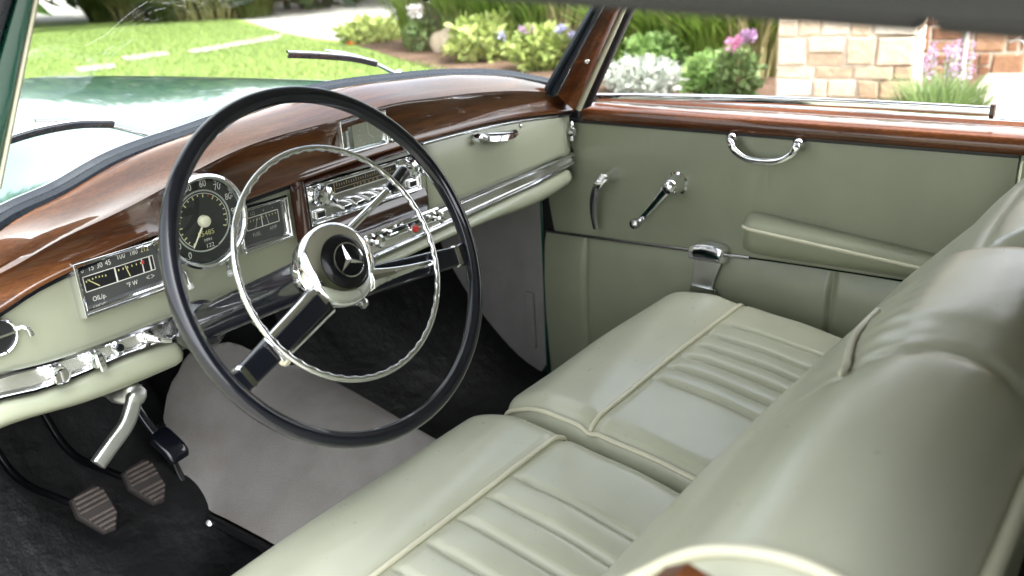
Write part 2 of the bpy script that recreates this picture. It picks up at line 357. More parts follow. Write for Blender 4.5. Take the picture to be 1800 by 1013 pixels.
# sheet panel under the walnut, strip and padded roll
mb = MB(); secs = []
for x in XS:
    zt = wbot_z(x)-.011; zb = stop_z(x)
    secs.append([(x, .392, zt), (x, .381, zt-.004), (x, .380, (zt*.5+zb*.5)), (x, .381, zb-.003)])
mb.loft(secs); mb.build('instrument_panel', ['painted_green'], dash)
mb = MB()
mb.sweep([(x, ybf(x)+.011, wbot_z(x)-.0085) for x in XS], circ(8, .0045), mat=0); mb.loft([[(x, .375, wbot_z(x)-.002), (x, .3785, wbot_z(x)-.013)] for x in XS])  # black bead, with a dark sheet painting in the shadow gap under the walnut
mb.build('bead_trim', ['black_gloss'], dash)
mb = MB(); secs = []
for x in XS:
    a, b = stop_z(x), sbot_z(x); h = a-b
    secs.append([(x, .39, a), (x, .375, a-.0005), (x, .3705, a-.003), (x, .3695, a-.006), (x, .372, a-.009), (x, .377, a-.0100)])
mb.loft(secs, 0); secs = []
for x in XS:
    a, b = stop_z(x), sbot_z(x)
    secs.append([(x, .377, a-.0100), (x, .377, b+.0095)])
mb.loft(secs, 1); secs = []
for x in XS:
    a, b = stop_z(x), sbot_z(x)
    secs.append([(x, .377, b+.0095), (x, .372, b+.0085), (x, .3690, b+.0055), (x, .3700, b+.0025), (x, .375, b+.0005), (x, .39, b)])
mb.loft(secs, 0); mb.build('chrome_strip', ['chrome', 'engine_turned'], dash)
def roll(x0, x1, r0=.025, r1=.025):
    mb = MB(); secs = []; xs = list(np.linspace(x0, x1, 44))
    for x in xs:
        k = 1.0
        d = min((x-x0)/r0 if r0 else 9, (x1-x)/r1 if r1 else 9)
        if d < 1: k = max(.02, math.sqrt(max(0, 1-(1-d)**2)))
        t = sbot_z(x)-.001; b = rbot_z(x); c = np.array([.41, (t+b)/2]); P = [(.40, t), (.372, t-.003), (.362, t*.7+b*.3), (.361, t*.4+b*.6), (.370, b+.007), (.388, b), (.42, b+.004), (.46, b+.012), (.47, t)]
        P = [np.array(q[:2]) for q in catmull([(a, bb) for a, bb in P], 4)]
        secs.append([(x, *(c+(q-c)*k)) for q in P])
    mb.loft(secs, 0, True, True); return mb
roll(-.66, -.368, 0, .02).build('lower_pad', ['painted_green'], dash)
roll(-.015, .652, .01, .03).build('lower_pad', ['painted_green'], dash)
# passenger end cap, blackened to stand in for the shadow beside the door
mb = MB(); mb.prism([(.656, .40, wbot_z(.65)-.004), (.656, .39, -.10), (.656, .38, stop_z(.655)), (.656, .385, sbot_z(.655)), (.656, .47, -.16), (.656, .47, -.02)], (.012, 0, 0)); mb.build('end_panel', ['black_satin'], dash)
# black backing so nothing shows through behind the panel
mb = MB(); secs = []
for x in np.linspace(-.66, .66, 12): secs.append([(x, .40, wbot_z(x)-.012), (x, .40, sbot_z(x)-.01), (x, .52, -.17), (x, .78, -.20)])
mb.loft(secs); mb.build('underside_board', ['black_satin'], dash)

NY = np.array([0, -1, 0])
def frame_ring(mb, x0, x1, z0, z1, y, wd, dep, mat=0, inner=.45):
    # moulded rectangular chrome frame, mitred: outer edge low, crest proud, inner edge stepped
    def lp(o, yy): return [(x0+o, yy, z0+o), (x1-o, yy, z0+o), (x1-o, yy, z1-o), (x0+o, yy, z1-o)]
    L = [lp(0, y), lp(0, y-dep*.55), lp(wd*.2, y-dep), lp(wd*.42, y-dep*.92), lp(wd*.5, y-dep*.55), lp(wd*.62, y-dep*.62), lp(wd*.8, y-dep*.5), lp(wd, y-dep*.12), lp(wd, y+.004)]
    mb.loft(L, mat, True, False, smooth=False)
def gauge(name, x0, x1, z0, z1, draw, label=None, wd=.013):
    mb = MB(); frame_ring(mb, x0, x1, z0, z1, .380, wd, wd*1.35)
    g = mb.build(name, ['chrome'], car, sharp=0, bevel=.0006)
    if label: g['label'] = label
    f = MB(); f.box(((x0+x1)/2, .3795, (z0+z1)/2), (x1-x0-.020, .003, z1-z0-.020), 0); draw(f); f.build('dial_face', ['dial_grey', 'white_mark', 'yellow_mark', 'red_mark', 'grey_mark', 'black_satin'], g, sharp=0, fix=False)
    return g
Yd = .3777
def line(f, a, b, wd, mat=1, y=None):
    y = Yd-.0004 if y is None else y
    a = np.array([a[0], y, a[1]]); b = np.array([b[0], y, b[1]]); t = b-a; n_ = np.array([-t[2], 0, t[0]])/np.linalg.norm(t)*wd/2
    f.add([a-n_, b-n_, b+n_, a+n_], [(0, 1, 2, 3)], mat, False)
def rect_outline(f, x0, x1, z0, z1, wd, mat=1):
    for a, b in (((x0, z0), (x1, z0)), ((x0, z1), (x1, z1)), ((x0, z0), (x0, z1)), ((x1, z0), (x1, z1))): line(f, a, b, wd, mat)
def quad(f, x0, x1, z0, z1, mat, y=None):
    y = Yd-.0002 if y is None else y
    f.add([(x0, y, z0), (x1, y, z0), (x1, y, z1), (x0, y, z1)], [(0, 1, 2, 3)], mat, False)
def draw_left(f):
    T = lambda s_, x, z, sz=.0105, m=1, wd=.8: f.text(s_, (x, Yd-.0005, z), sz, mat=m, width=wd)
    for s_, x in (('0', -.486), ('15', -.474), ('30', -.462), ('45', -.450)): T(s_, x, -.037)
    for s_, x in (('100', -.431), ('180', -.4125), ('212', -.396)): T(s_, x, -.034, m=1 if s_ != '212' else 2)
    z0, z1 = -.067, -.046
    quad(f, -.487, -.387, z0, z1, 5); rect_outline(f, -.4875, -.3865, z0, z1, .0012)
    line(f, (-.443, z0), (-.443, z1), .0022); line(f, (-.4035, z0), (-.4035, z1), .0016); line(f, (-.392, z0), (-.392, z1), .0022)
    line(f, (-.482, z1-.005), (-.468, z0+.003), .0012, 2)
    for k in range(7): line(f, (-.484+.0045*k, z1-.004-.0006*abs(k-3)), (-.484+.0045*k, z1-.0065-.0006*abs(k-3)), .0014, 2)
    for k in range(6): line(f, (-.438+.0065*k, z1-.004), (-.438+.0065*k, z1-.007), .0014, 2)
    quad(f, -.404, -.4005, z1-.008, z1-.003, 3, Yd-.0007); line(f, (-.424, z0+.002), (-.428, z1-.002), .0013, 2)
    T('OIL/p.', -.472, -.0795, .0095); T('°F W', -.424, -.0765, .0095)
    for sg in (-1, 1): 
        a = -.396+sg*.001; line(f, (a, -.0725), (a+sg*.005, -.075), .0007); line(f, (a+sg*.005, -.075), (a, -.0775), .0007)
gl_ = gauge('instrument_gauge', -.504, -.366, -.099, -.019, draw_left, 'oil pressure and water temperature gauge in a thick chrome frame')
def draw_right(f):
    T = lambda s_, x, z, sz=.0085, m=4, wd=.85: f.text(s_, (x, Yd-.0005, z), sz, mat=m, width=wd)
    rect_outline(f, -.228, -.167, -.056, -.037, .0013); line(f, (-.199, -.056), (-.199, -.037), .0018)
    line(f, (-.187, -.055), (-.190, -.038), .0012, 4); line(f, (-.212, -.055), (-.206, -.04), .0012, 4)
    for k in range(5): line(f, (-.225+.0055*k, -.041), (-.225+.0055*k, -.044), .0011, 2); line(f, (-.196+.006*k, -.040), (-.196+.006*k, -.043), .0011, 2)
    T('1/2', -.214, -.032); T('+', -.193, -.032); T('-', -.176, -.031); T('AMP', -.180, -.0635); T('FUEL', -.212, -.0655)
gauge('instrument_gauge', -.246, -.150, -.088, -.017, draw_right, 'fuel and ammeter gauge in a thinner chrome frame', .010)
# speedometer
SYF = .352; SX, _, SZ = PY(.345, 352, 387); SR = .0655
mb = MB(); o = (SX, SYF, SZ)
mb.lathe(o, NY, [(SR+.003, -.04), (SR+.003, .018), (SR+.0025, .024), (SR-.001, .0275), (SR-.004, .027), (SR-.007, .022), (SR-.0085, .014)], 64, 0, False)
sp = mb.build('speedometer', ['chrome'], car, sharp=30)
f = MB(); yf = SYF-.0135; f.lathe((SX, SYF, SZ), NY, [(SR-.006, .0125), (.0001, .0125)], 64, 0, False)
Yd = yf+.0006
f.lathe((SX, yf, SZ), NY, [(.0445, 0), (.0445, .0012), (.0425, .0012), (.0425, 0)], 64, 4, False)
def pol(r, a): return (SX+r*math.cos(math.radians(a)), SZ+r*math.sin(math.radians(a)))
for k in range(0, 101, 10):
    x, z = pol(.0525, 235-2.6*k); f.text(str(k), (x, yf-.0006, z), .0135, mat=1, width=.82)
for k in range(0, 101, 5):
    a = 235-2.6*k; line(f, pol(.0385, a), pol(.0385-(.005 if k % 10 == 0 else .003), a), .0018, 2 if k != 65 else 3, yf-.0006)
arc = [pol(.0395, 235-2.6*t) for t in np.linspace(0, 100, 50)]
for a, b in zip(arc[:-1], arc[1:]): line(f, a, b, .0008, 1, yf-.0005)
quad(f, SX-.026, SX+.026, SZ-.0235, SZ-.0125, 5, yf-.0004); quad(f, SX-.012, SX+.017, SZ-.0405, SZ-.0325, 5, yf-.0014)
f.text('55485', (SX+.001, yf-.0008, SZ-.0185), .0105, mat=2, width=1.05); f.text('122', (SX+.003, yf-.0018, SZ-.0368), .0085, mat=1, width=1.1); f.text('MPH', (SX+.002, yf-.0008, SZ-.0285), .0062, mat=1)
f.build('dial_face', ['black_crackle', 'white_mark', 'yellow_mark', 'red_mark', 'grey_mark', 'black_satin'], sp, sharp=30, fix=False)
nd = MB(); a = math.radians(234)
tip = np.array([SX+.041*math.cos(a), yf-.004, SZ+.041*math.sin(a)]); b0 = np.array([SX, yf-.004, SZ])
nd.tube([b0, tip], [.0016, .0009], 6); nd.lathe((SX, yf, SZ), NY, [(.0085, 0), (.0085, .006), (.0075, .0085), (.004, .0098), (.0001, .010)], 28)
nd.build('needle', ['ivory'], sp)
mb = MB(); mb.lathe((SX, SYF, SZ), NY, [(SR-.008, .0225), (.03, .0255), (.0001, .0262)], 48, 0, False); mb.build('dial_glass', ['glass'], sp)
# two stubby levers below the speedometer
for q0, q1 in (((326, 480), (337, 508)), ((398, 462), (406, 484))):
    mb = MB(); A = PY(.372, *q0); B = PY(.352, *q1); D = (B-A)/np.linalg.norm(B-A)
    mb.tube([A+np.array([0, .012, .004]), A, B-D*.008], [.003, .0026, .0026], 10, 0); mb.tube([B-D*.008, B-D*.0075, B-D*.001, B], [.0036, .0045, .0046, .003], 12, 1)
    mb.build('dial_lever', ['chrome', 'clear_plastic'], car)
# walnut surround, radio and heater strip
mb = MB()
zt = wbot_z(-.1)
prof = rrect(.030, .016, .006)
mb.loft([[(x, .375-.017*math.sin(math.pi*k/12), z) for k in range(13) for x in [(-.140+.027*k/12)]] for z in np.linspace(-.131, wbot_z(-.13)-.002, 10)], 0)
mb.loft([[(x, .376-.016*math.sin(math.pi*k/8), wbot_z(x)-.004-.014*k/8) for k in range(9)] for x in np.linspace(-.139, .155, 20)], 0)
mb.loft([[(x, .377-.008*math.sin(math.pi*k/8), -.081-.043*k/8) for k in range(9)] for x in np.linspace(-.112, .165, 20)], 0)
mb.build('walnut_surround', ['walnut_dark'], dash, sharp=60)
mb = MB(); frame_ring(mb, -.114, .152, -.081, -.012, .380, .008, .013)
mb.box((.019, .3795, -.0465), (.252, .004, .056), 1)
radio = mb.build('radio', ['chrome', 'dim_chrome'], car, sharp=0, bevel=.0006, label='chrome framed radio with an amber tuning scale and two ribbed knobs')
f = MB(); Yd = .3773
quad(f, -.062, .098, -.041, -.022, 0); rect_outline(f, -.063, .099, -.0415, -.0215, .0016, 1); line(f, (-.048, -.041), (-.048, -.022), .0012, 2)
for k in range(24): line(f, (-.042+.0055*k, -.030), (-.042+.0055*k, -.030+(.004 if k % 4 else .0065)), .0009, 2)
line(f, (-.045, -.034), (.094, -.034), .0007, 2); f.text('6   7   8   10   12   14   16', (.024, Yd-.0005, -.0378), .0055, mat=2)
f.build('tuning_scale', ['black_satin', 'white_mark', 'amber_mark'], radio, sharp=0, fix=False)
for kx in (-.086, .122):
    mb = MB(); z = -.033
    mb.lathe((kx, .378, z), NY, [(.020, 0), (.020, .003), (.016, .006), (.012, .012), (.012, .016)], 36, 0, False)
    secs = []
    for h, r in ((.016, .0125), (.0165, .0150), (.024, .0160), (.027, .0150), (.029, .011), (.0295, .0001)):
        secs.append([(kx+(r*(1+.07*math.cos(8*t)))*math.cos(t), .378-h, z+(r*(1+.07*math.cos(8*t)))*math.sin(t)) for t in np.linspace(0, 2*math.pi, 64, endpoint=False)])
    mb.loft(secs, 0, True)
    mb.tube([(kx+.004, .378-.031, z-.003), (kx+.017, .378-.026, z-.015), (kx+.021, .378-.025, z-.011)], [.0042, .0034, .003], 10)
    mb.build('radio_knob', ['chrome'], radio)
for k in range(5):
    x = -.040+k*.030
    mb = MB(); mb.sweep([(x, .379, -.060), (x, .368, -.061), (x+.001, .358, -.064)], rrect(.021, .0085, .003), up=(0, 0, 1)); mb.build('push_button', ['chrome'], radio, bevel=.001)
mb = MB(); mb.box((-.087, .374, -.066), (.020, .006, .013), 0); mb.box((-.087, .3705, -.066), (.0145, .002, .009), 1); mb.build('selector_window', ['chrome', 'black_satin'], radio, sharp=0, bevel=.001)
mb = MB(); mb.box((.132, .374, -.066), (.020, .006, .013), 0); mb.box((.132, .3705, -.066), (.0145, .002, .009), 1); mb.build('selector_window', ['chrome', 'black_satin'], radio, sharp=0, bevel=.001)
# heater control strip under the radio
mb = MB(); 
mb.loft([[(x, .379, -.124), (x, .366, -.1245), (x, .364, -.127), (x, .364, -.146), (x, .366, -.149), (x, .379, -.150)] for x in np.linspace(-.03, .185, 8)], 0, True, True, smooth=False)
mb.box((.085, .3635, -.136), (.095, .002, .007), 1)
heat = mb.build('heater_panel', ['chrome', 'black_satin'], car, sharp=20)
for x, r in ((.008, .0105), (.168, .0095)):
    mb = MB(); mb.lathe((x, .365, -.137), NY, [(r, 0), (r, .003), (r*.6, .006), (r*.55, .014), (r*1.1, .018), (r*1.15, .024), (r*.8, .028), (.0001, .029)], 24); mb.build('heater_knob', ['chrome'], heat)
mb = MB(); mb.box((.050, .352, -.134), (.006, .022, .006), 0); mb.box((.042, .344, -.134), (.022, .008, .007), 0); mb.build('heater_lever', ['chrome'], heat, sharp=0, bevel=.0015)
mb = MB(); x = .094; mb.lathe((x, .365, -.1375), NY, [(.004, 0), (.004, .012), (.009, .015), (.0098, .021), (.0085, .026)], 24, 0, True); mb.lathe((x, .365, -.1375), NY, [(.0066, .0262), (.006, .029), (.0001, .030)], 20, 1, False); mb.build('heater_lever', ['chrome', 'red_mark'], heat)
# dashboard clock on the walnut
mb = MB(); cx0, cx1, cz0, cz1 = -.046, .060, .024, .084; yb = .358
frame_ring(mb, cx0, cx1, cz0, cz1, yb, .009, .014)
mb.prism([(cx0+.004, yb+.02, cz0+.004), (cx1-.004, yb+.02, cz0+.004), (cx1-.004, yb+.02, cz1-.004), (cx0+.004, yb+.02, cz1-.004)], (0, -.020, 0), 0)
clock = mb.build('dashboard_clock', ['chrome'], car, sharp=0, bevel=.0008)
f = MB(); f.box((.025, yb-.0015, .0495), (.093, .003, .042), 0)
Yd = yb-.0033; quad(f, -.012, .056, .030, .069, 1, Yd)
line(f, (.022, .048), (.022, .064), .0016, 2); line(f, (.022, .048), (.034, .040), .0016, 2)
for k in range(12):
    a = math.radians(30*k); line(f, (.022+.020*math.cos(a), .0495+.015*math.sin(a)), (.022+.024*math.cos(a), .0495+.018*math.sin(a)), .0012, 2)
f.build('clock_face', ['dim_chrome', 'clock_dial_glare', 'white_mark'], clock, sharp=0, fix=False)
mb = MB(); mb.box((.025, yb-.0085, .0495), (.092, .0012, .041)); mb.build('clock_glass', ['glass'], clock, sharp=0)
mb = MB(); mb.lathe((.062, yb-.008, .033), NY, [(.0035, 0), (.003, .008), (.006, .009), (.006, .014), (.004, .016), (.0001, .0165)], 16); mb.build('setting_knob', ['chrome'], clock)
# glovebox lid, trim and handle
mb = MB(); secs = []
for x in np.linspace(.175, .628, 30):
    t = wbot_z(x)-.014; b = stop_z(x)+.004; k = .35 if x in (.175,) or x > .627 else 1
    secs.append([(x, .381, t), (x, .381-.006*k, t-.001), (x, .381-.0075*k, t-.004), (x, .381-.0078*k, (t+b)/2), (x, .381-.007*k, b+.003), (x, .381, b)])
mb.loft(secs); glove = mb.build('glovebox_lid', ['painted_green'], car)
mb = MB(); mb.sweep([(x, .376, wbot_z(x)-.0115) for x in np.linspace(.170, .60, 24)], rrect(.006, .004, .001), up=(0, 0, 1)); mb.build('chrome_edge', ['chrome'], glove)
A = PY(.370, 838, 241); B = PY(.370, 905, 232)
mb = MB(); secs = []
for t in np.linspace(0, 1, 16):
    P = A*(1-t)+B*t; k = math.sin(math.pi*min(max(t, .04), .96))**.4
    secs.append([P+np.array([0, .008, .004]), P+np.array([0, -.010*k, .006]), P+np.array([0, -.022*k, .000]), P+np.array([0, -.024*k, -.010*k]), P+np.array([0, -.018*k, -.013*k]), P+np.array([0, -.006, -.008])])
mb.loft(secs, 0, True, True)
mb.lathe(A+np.array([-.004, .004, -.002]), NY, [(.010, 0), (.011, .012), (.008, .02), (.0001, .022)], 20)
mb.build('handle', ['chrome'], glove)
mb = MB(); P = PY(.376, 913, 221); mb.lathe(P, NY, [(.005, 0), (.005, .004), (.003, .006), (.0001, .0065)], 14); mb.build('lock_button', ['chrome'], glove)
# grab knob at passenger end
mb = MB(); P = PX(.655, 991, 230)+np.array([0, -.03, 0]); mb.lathe(P+np.array([0, .05, 0]), NY, [(.007, 0), (.007, .03), (.011, .034), (.0125, .044), (.008, .050), (.0001, .052)], 20)
mb.tube([P+np.array([0, .01, .0]), P+np.array([-.003, .004, .018]), P+np.array([-.003, .006, .024])], [.005, .0045, .003], 10); mb.tube([P+np.array([0, .01, .0]), P+np.array([-.006, .004, -.02])], [.005, .004], 10); mb.build('vent_catch', ['chrome'], car)
# switches on the chrome strip and the air vent
def stripz(x): return (stop_z(x)+sbot_z(x))/2
def swk(px, name): 
    P = PY(.36, *px); return np.array([P[0], .378, stripz(P[0])])
P = swk((100, 645), 0); mb = MB(); mb.lathe(P, NY, [(.012, 0), (.012, .003), (.008, .005), (.008, .016), (.011, .017), (.0118, .019), (.0118, .028), (.011, .0295), (.0095, .030), (.0088, .028)], 32, 0, False); mb.lathe(P, NY, [(.0095, .0284), (.0001, .0284)], 24, 1, False); mb.box(P+NY*.0292, (.0022, .003, .015), 0); mb.build('rotary_switch', ['chrome', 'dim_chrome'], car)
P = swk((168, 620), 0); mb = MB(); mb.lathe(P, NY, [(.0115, 0), (.0115, .003), (.008, .005), (.008, .013), (.0105, .015), (.011, .022), (.0095, .0245), (.0001, .025)], 32)
mb.sweep([P+NY*.024+np.array([0, 0, .010]), P+NY*.028, P+NY*.027+np.array([.002, 0, -.013])], rrect(.010, .006, .0025), up=(0, -1, 0)); mb.build('light_switch', ['chrome'], car)
P = swk((214, 599), 0); mb = MB(); mb.lathe(P, NY, [(.0085, 0), (.0085, .005), (.007, .008), (.0058, .008)], 24, 0, False); mb.lathe(P, NY, [(.0058, .0075), (.0055, .010), (.0001, .011)], 20, 1, False); mb.build('push_switch', ['chrome', 'black_gloss'], car)
P = swk((262, 578), 0); mb = MB(); mb.lathe(P, NY, [(.011, 0), (.011, .004), (.008, .006), (.008, .012), (.006, .016), (.0001, .017)], 28)
mb.sweep([P+NY*.012+np.array([-.004, 0, .003]), P+NY*.022+np.array([.008, 0, -.003]), P+NY*.026+np.array([.024, 0, -.010])], rrect(.010, .0065, .003), up=(0, -1, 0)); mb.build('toggle_switch', ['chrome'], car)
P = PY(.378, -8, 592); mb = MB(); mb.lathe(P, NY, [(.0245, 0), (.0245, .006), (.023, .0075), (.0215, .006), (.021, -.02)], 40, 0, False); mb.lathe(P, NY, [(.0218, .003), (.0001, .002)], 32, 1, False); mb.box(P+NY*.005, (.042, .004, .003), 0, None); vent = mb.build('air_vent', ['chrome', 'black_satin'], car)
mb = MB(); mb.sweep([P+np.array([.022, -.004, .003]), P+np.array([.028, -.012, .006]), P+np.array([.034, -.015, .002]), P+np.array([.036, -.015, -.009])], rrect(.006, .003, .0012), up=(0, -1, 0)); mb.build('vent_lever', ['chrome'], vent)

# ================================================================== steering wheel
TILT = .4297; WC = np.array([-.36, 0, 0]); wn = np.array([0, -math.cos(TILT), math.sin(TILT)]); wu = np.array([1., 0, 0]); wv = np.cross(wn, wu)
def W(a, b, d=0): return WC+wu*a+wv*b+wn*d
mb = MB(); secs = []
R0, rr_ = .2030, .0097
for k in range(160):
    t = 2*math.pi*k/160; e = wu*math.cos(t)+wv*math.sin(t); s_ = []
    for j in range(28):
        a = 2*math.pi*j/28; rr2 = rr_
        if 10 <= j <= 19 and j % 3 == 1: rr2 = rr_*.86     # finger grooves on the inner, rear side
        s_.append(WC+e*(R0+rr2*math.cos(a))+wn*(rr2*1.05*math.sin(a)))
    secs.append(s_)
mb.loft(secs, 0, True, False, True)
wheel = mb.build('steering_wheel', ['black_gloss'], car, sharp=60, label='large thin-rimmed black steering wheel with a chrome horn ring')
mb = MB(); secs = []
for k in range(480):
    t = 2*math.pi*k/480; e = wu*math.cos(t)+wv*math.sin(t); R1 = .1365
    wob = .0013*abs(math.sin(24*t)); s_ = []
    for j in range(10):
        a = 2*math.pi*j/10; ra = .0033
        off = ra*math.cos(a); 
        if off < -.001: off -= .0012-wob
        s_.append(WC+e*(R1+off)+wn*(.004+.0036*math.sin(a)))
    secs.append(s_)
mb.loft(secs, 0, True, False, True); mb.build('horn_ring', ['chrome'], wheel, sharp=75)
def spoke(P0, P1, k):
    # black arm from hub to rim, flat-fronted
    mb = MB(); P0 = np.array(P0); P1 = np.array(P1); d = (P1-P0)/np.linalg.norm(P1-P0); q = np.array([-d[1], d[0]]); secs = []
    for t in np.linspace(0, 1, 14):
        c = P0*(1-t)+P1*t; hw = .018*(1-t)+.0128*t; 
        if t > .9: hw += .004*((t-.9)/.1)**2
        dep = .030*(1-t)+.016*t; top = -.010*(1-t)+.003*t
        s_ = []
        for a, b in ((-1, -.35), (-.86, 0), (.86, 0), (1, -.35), (.9, -.9), (.5, -1), (-.5, -1), (-.9, -.9)):
            s_.append(W(*(c+q*hw*a), top+dep*b))
        secs.append(s_)
    mb.loft(secs, 0, True, True, smooth=False); sp_ = mb.build('spoke', ['black_gloss'], wheel, sharp=0, bevel=.0025, bseg=3)
    L = np.linalg.norm(P1-P0)
    mb = MB(); secs = []                                  # chrome collar where the arm meets the rim
    for t in (.865, .875, .895, .905):
        c = P0*(1-t)+P1*t; hw = .018*(1-t)+.0128*t+(.0012 if .87 < t < .90 else 0); dep = .030*(1-t)+.016*t; top = -.010*(1-t)+.003*t+.0006
        secs.append([W(*(c+q*hw*a), top+dep*1.05*b) for a, b in ((-1, -.35), (-.86, 0), (.86, 0), (1, -.35), (.9, -.9), (.5, -1), (-.5, -1), (-.9, -.9))])
    mb.loft(secs, 0, True, True, smooth=False); mb.build('spoke_collar', ['chrome'], wheel, sharp=0)
    mb = MB(); secs = []                                  # horn-ring arm lying on the spoke
    te = .62
    for t in np.linspace(0, te, 12):
        c = P0*(1-t)+P1*t; u = t/te
        hw = (.010*(1-u)**2.5+.0045) if k == 0 else (.020*(1-u)+.017*u)
        z0 = -.010*(1-t)+.003*t; z1 = z0+.011*(1-u)+.004 if k == 0 else z0+.005
        secs.append([W(*(c-q*hw), z0), W(*(c-q*hw*.86), z0*.3+z1*.7), W(*(c-q*hw*.25), z1), W(*(c+q*hw*.25), z1), W(*(c+q*hw*.86), z0*.3+z1*.7), W(*(c+q*hw), z0)])
    mb.loft(secs, 0, True, True, smooth=False)
    if k == 1:
        secs = []
        for t in np.linspace(.05, te-.02, 10):
            c = P0*(1-t)+P1*t; u = t/te; hw = .020*(1-u)+.017*u; z0 = -.010*(1-t)+.003*t
            secs.append([W(*(c-q*hw*.62), z0+.003), W(*(c-q*hw*.58), z0+.0062), W(*(c+q*hw*.58), z0+.0062), W(*(c+q*hw*.62), z0+.003)])
        mb.loft(secs, 1, True, True, smooth=False)
    mb.build('horn_arm', ['chrome', 'black_gloss'], wheel, sharp=0, bevel=.0012)
spoke((.028, -.030), (.193, -.049), 0); spoke((-.036, -.030), (-.184, -.078), 1)
mb = MB(); mb.lathe(WC, wn, [(.030, -.062), (.036, -.055), (.044, -.040), (.0485, -.024), (.0490, -.020), (.0482, -.0195), (.0482, -.0175), (.0500, -.0165), (.0500, -.008), (.0482, -.003), (.0435, .001), (.036, .0035), (.0322, .004), (.0318, .0025)], 72, 0, True)
hub = mb.build('hub', ['chrome'], wheel, sharp=30)
mb = MB(); mb.lathe(WC, wn, [(.0318, .0025), (.0314, .005), (.028, .0085), (.022, .0110), (.012, .0122), (.0001, .0126)], 64, 0, False)
mb.lathe(WC, wn, [(.0198, .0108), (.0203, .0125), (.0192, .0128), (.0190, .0110)], 64, 1, False)
for k in range(3):
    a = math.radians(93+120*k); d = np.array([math.cos(a), math.sin(a)]); q = np.array([-d[1], d[0]])
    ti = W(*(d*.0195), .0125); c0 = W(0, 0, .0162); b1 = W(*(q*.0036+d*.0016), .0122); b2 = W(*(-q*.0036+d*.0016), .0122)
    mb.add([c0, b1, ti, b2], [(0, 1, 2), (0, 2, 3)], 1, False)
mb.build('emblem', ['enamel_black', 'chrome'], wheel, sharp=30, fix=False)
# column, stalk and pull
mb = MB(); cd = -wn
mb.lathe(WC, cd, [(.022, .05), (.0245, .06), (.0245, .42), (.024, .43), (.024, .72)], 40, 0, True); colm = mb.build('steering_column', ['black_gloss'], car)
mb = MB(); mb.lathe(WC, cd, [(.0245, .345), (.033, .350), (.036, .362), (.036, .385), (.031, .395), (.0245, .398)], 40, 0, False); mb.build('column_collar', ['black_gloss'], colm, sharp=40)
mb = MB(); A = W(.03, .012, -.10); B = W(.152, .066, -.055); C_ = W(.172, .074, -.055); D_ = W(.196, .086, -.055)
mb.tube([A, A*.5+B*.5, B], [.0058, .0052, .0046], 14, 0); mb.tube([B, B*.6+C_*.4, C_], [.005, .0075, .0085], 16, 1); mb.tube([C_*1.0, C_*.15+D_*.85, D_], [.0086, .0098, .0075], 18, 1)
mb.tube([B*1.02-C_*.02, B*.95+C_*.05], .0068, 14, 0); mb.build('shift_lever', ['chrome', 'black_gloss'], car)
mb = MB(); P = PY(.25, 500, 632); mb.lathe(P, (0, -.6, -.35), [(.0001, -.010), (.006, -.0088), (.0095, -.003), (.0095, .003), (.006, .0085), (.0001, .010)], 20, 0); Q = PY(.30, 462, 580); mb.tube([Q+np.array([0, .05, .02]), Q, P*.5+Q*.5+np.array([0, 0, .004]), P], .0028, 8, 1); mb.build('pull_knob', ['ivory', 'satin_metal'], car)
mb = MB(); P = PY(.20, 632, 533); mb.lathe(P, (.2, -.8, .1), [(.004, -.03), (.004, 0), (.008, .004), (.0085, .010), (.005, .014), (.0001, .015)], 18); mb.build('starter_knob', ['dim_chrome'], car)

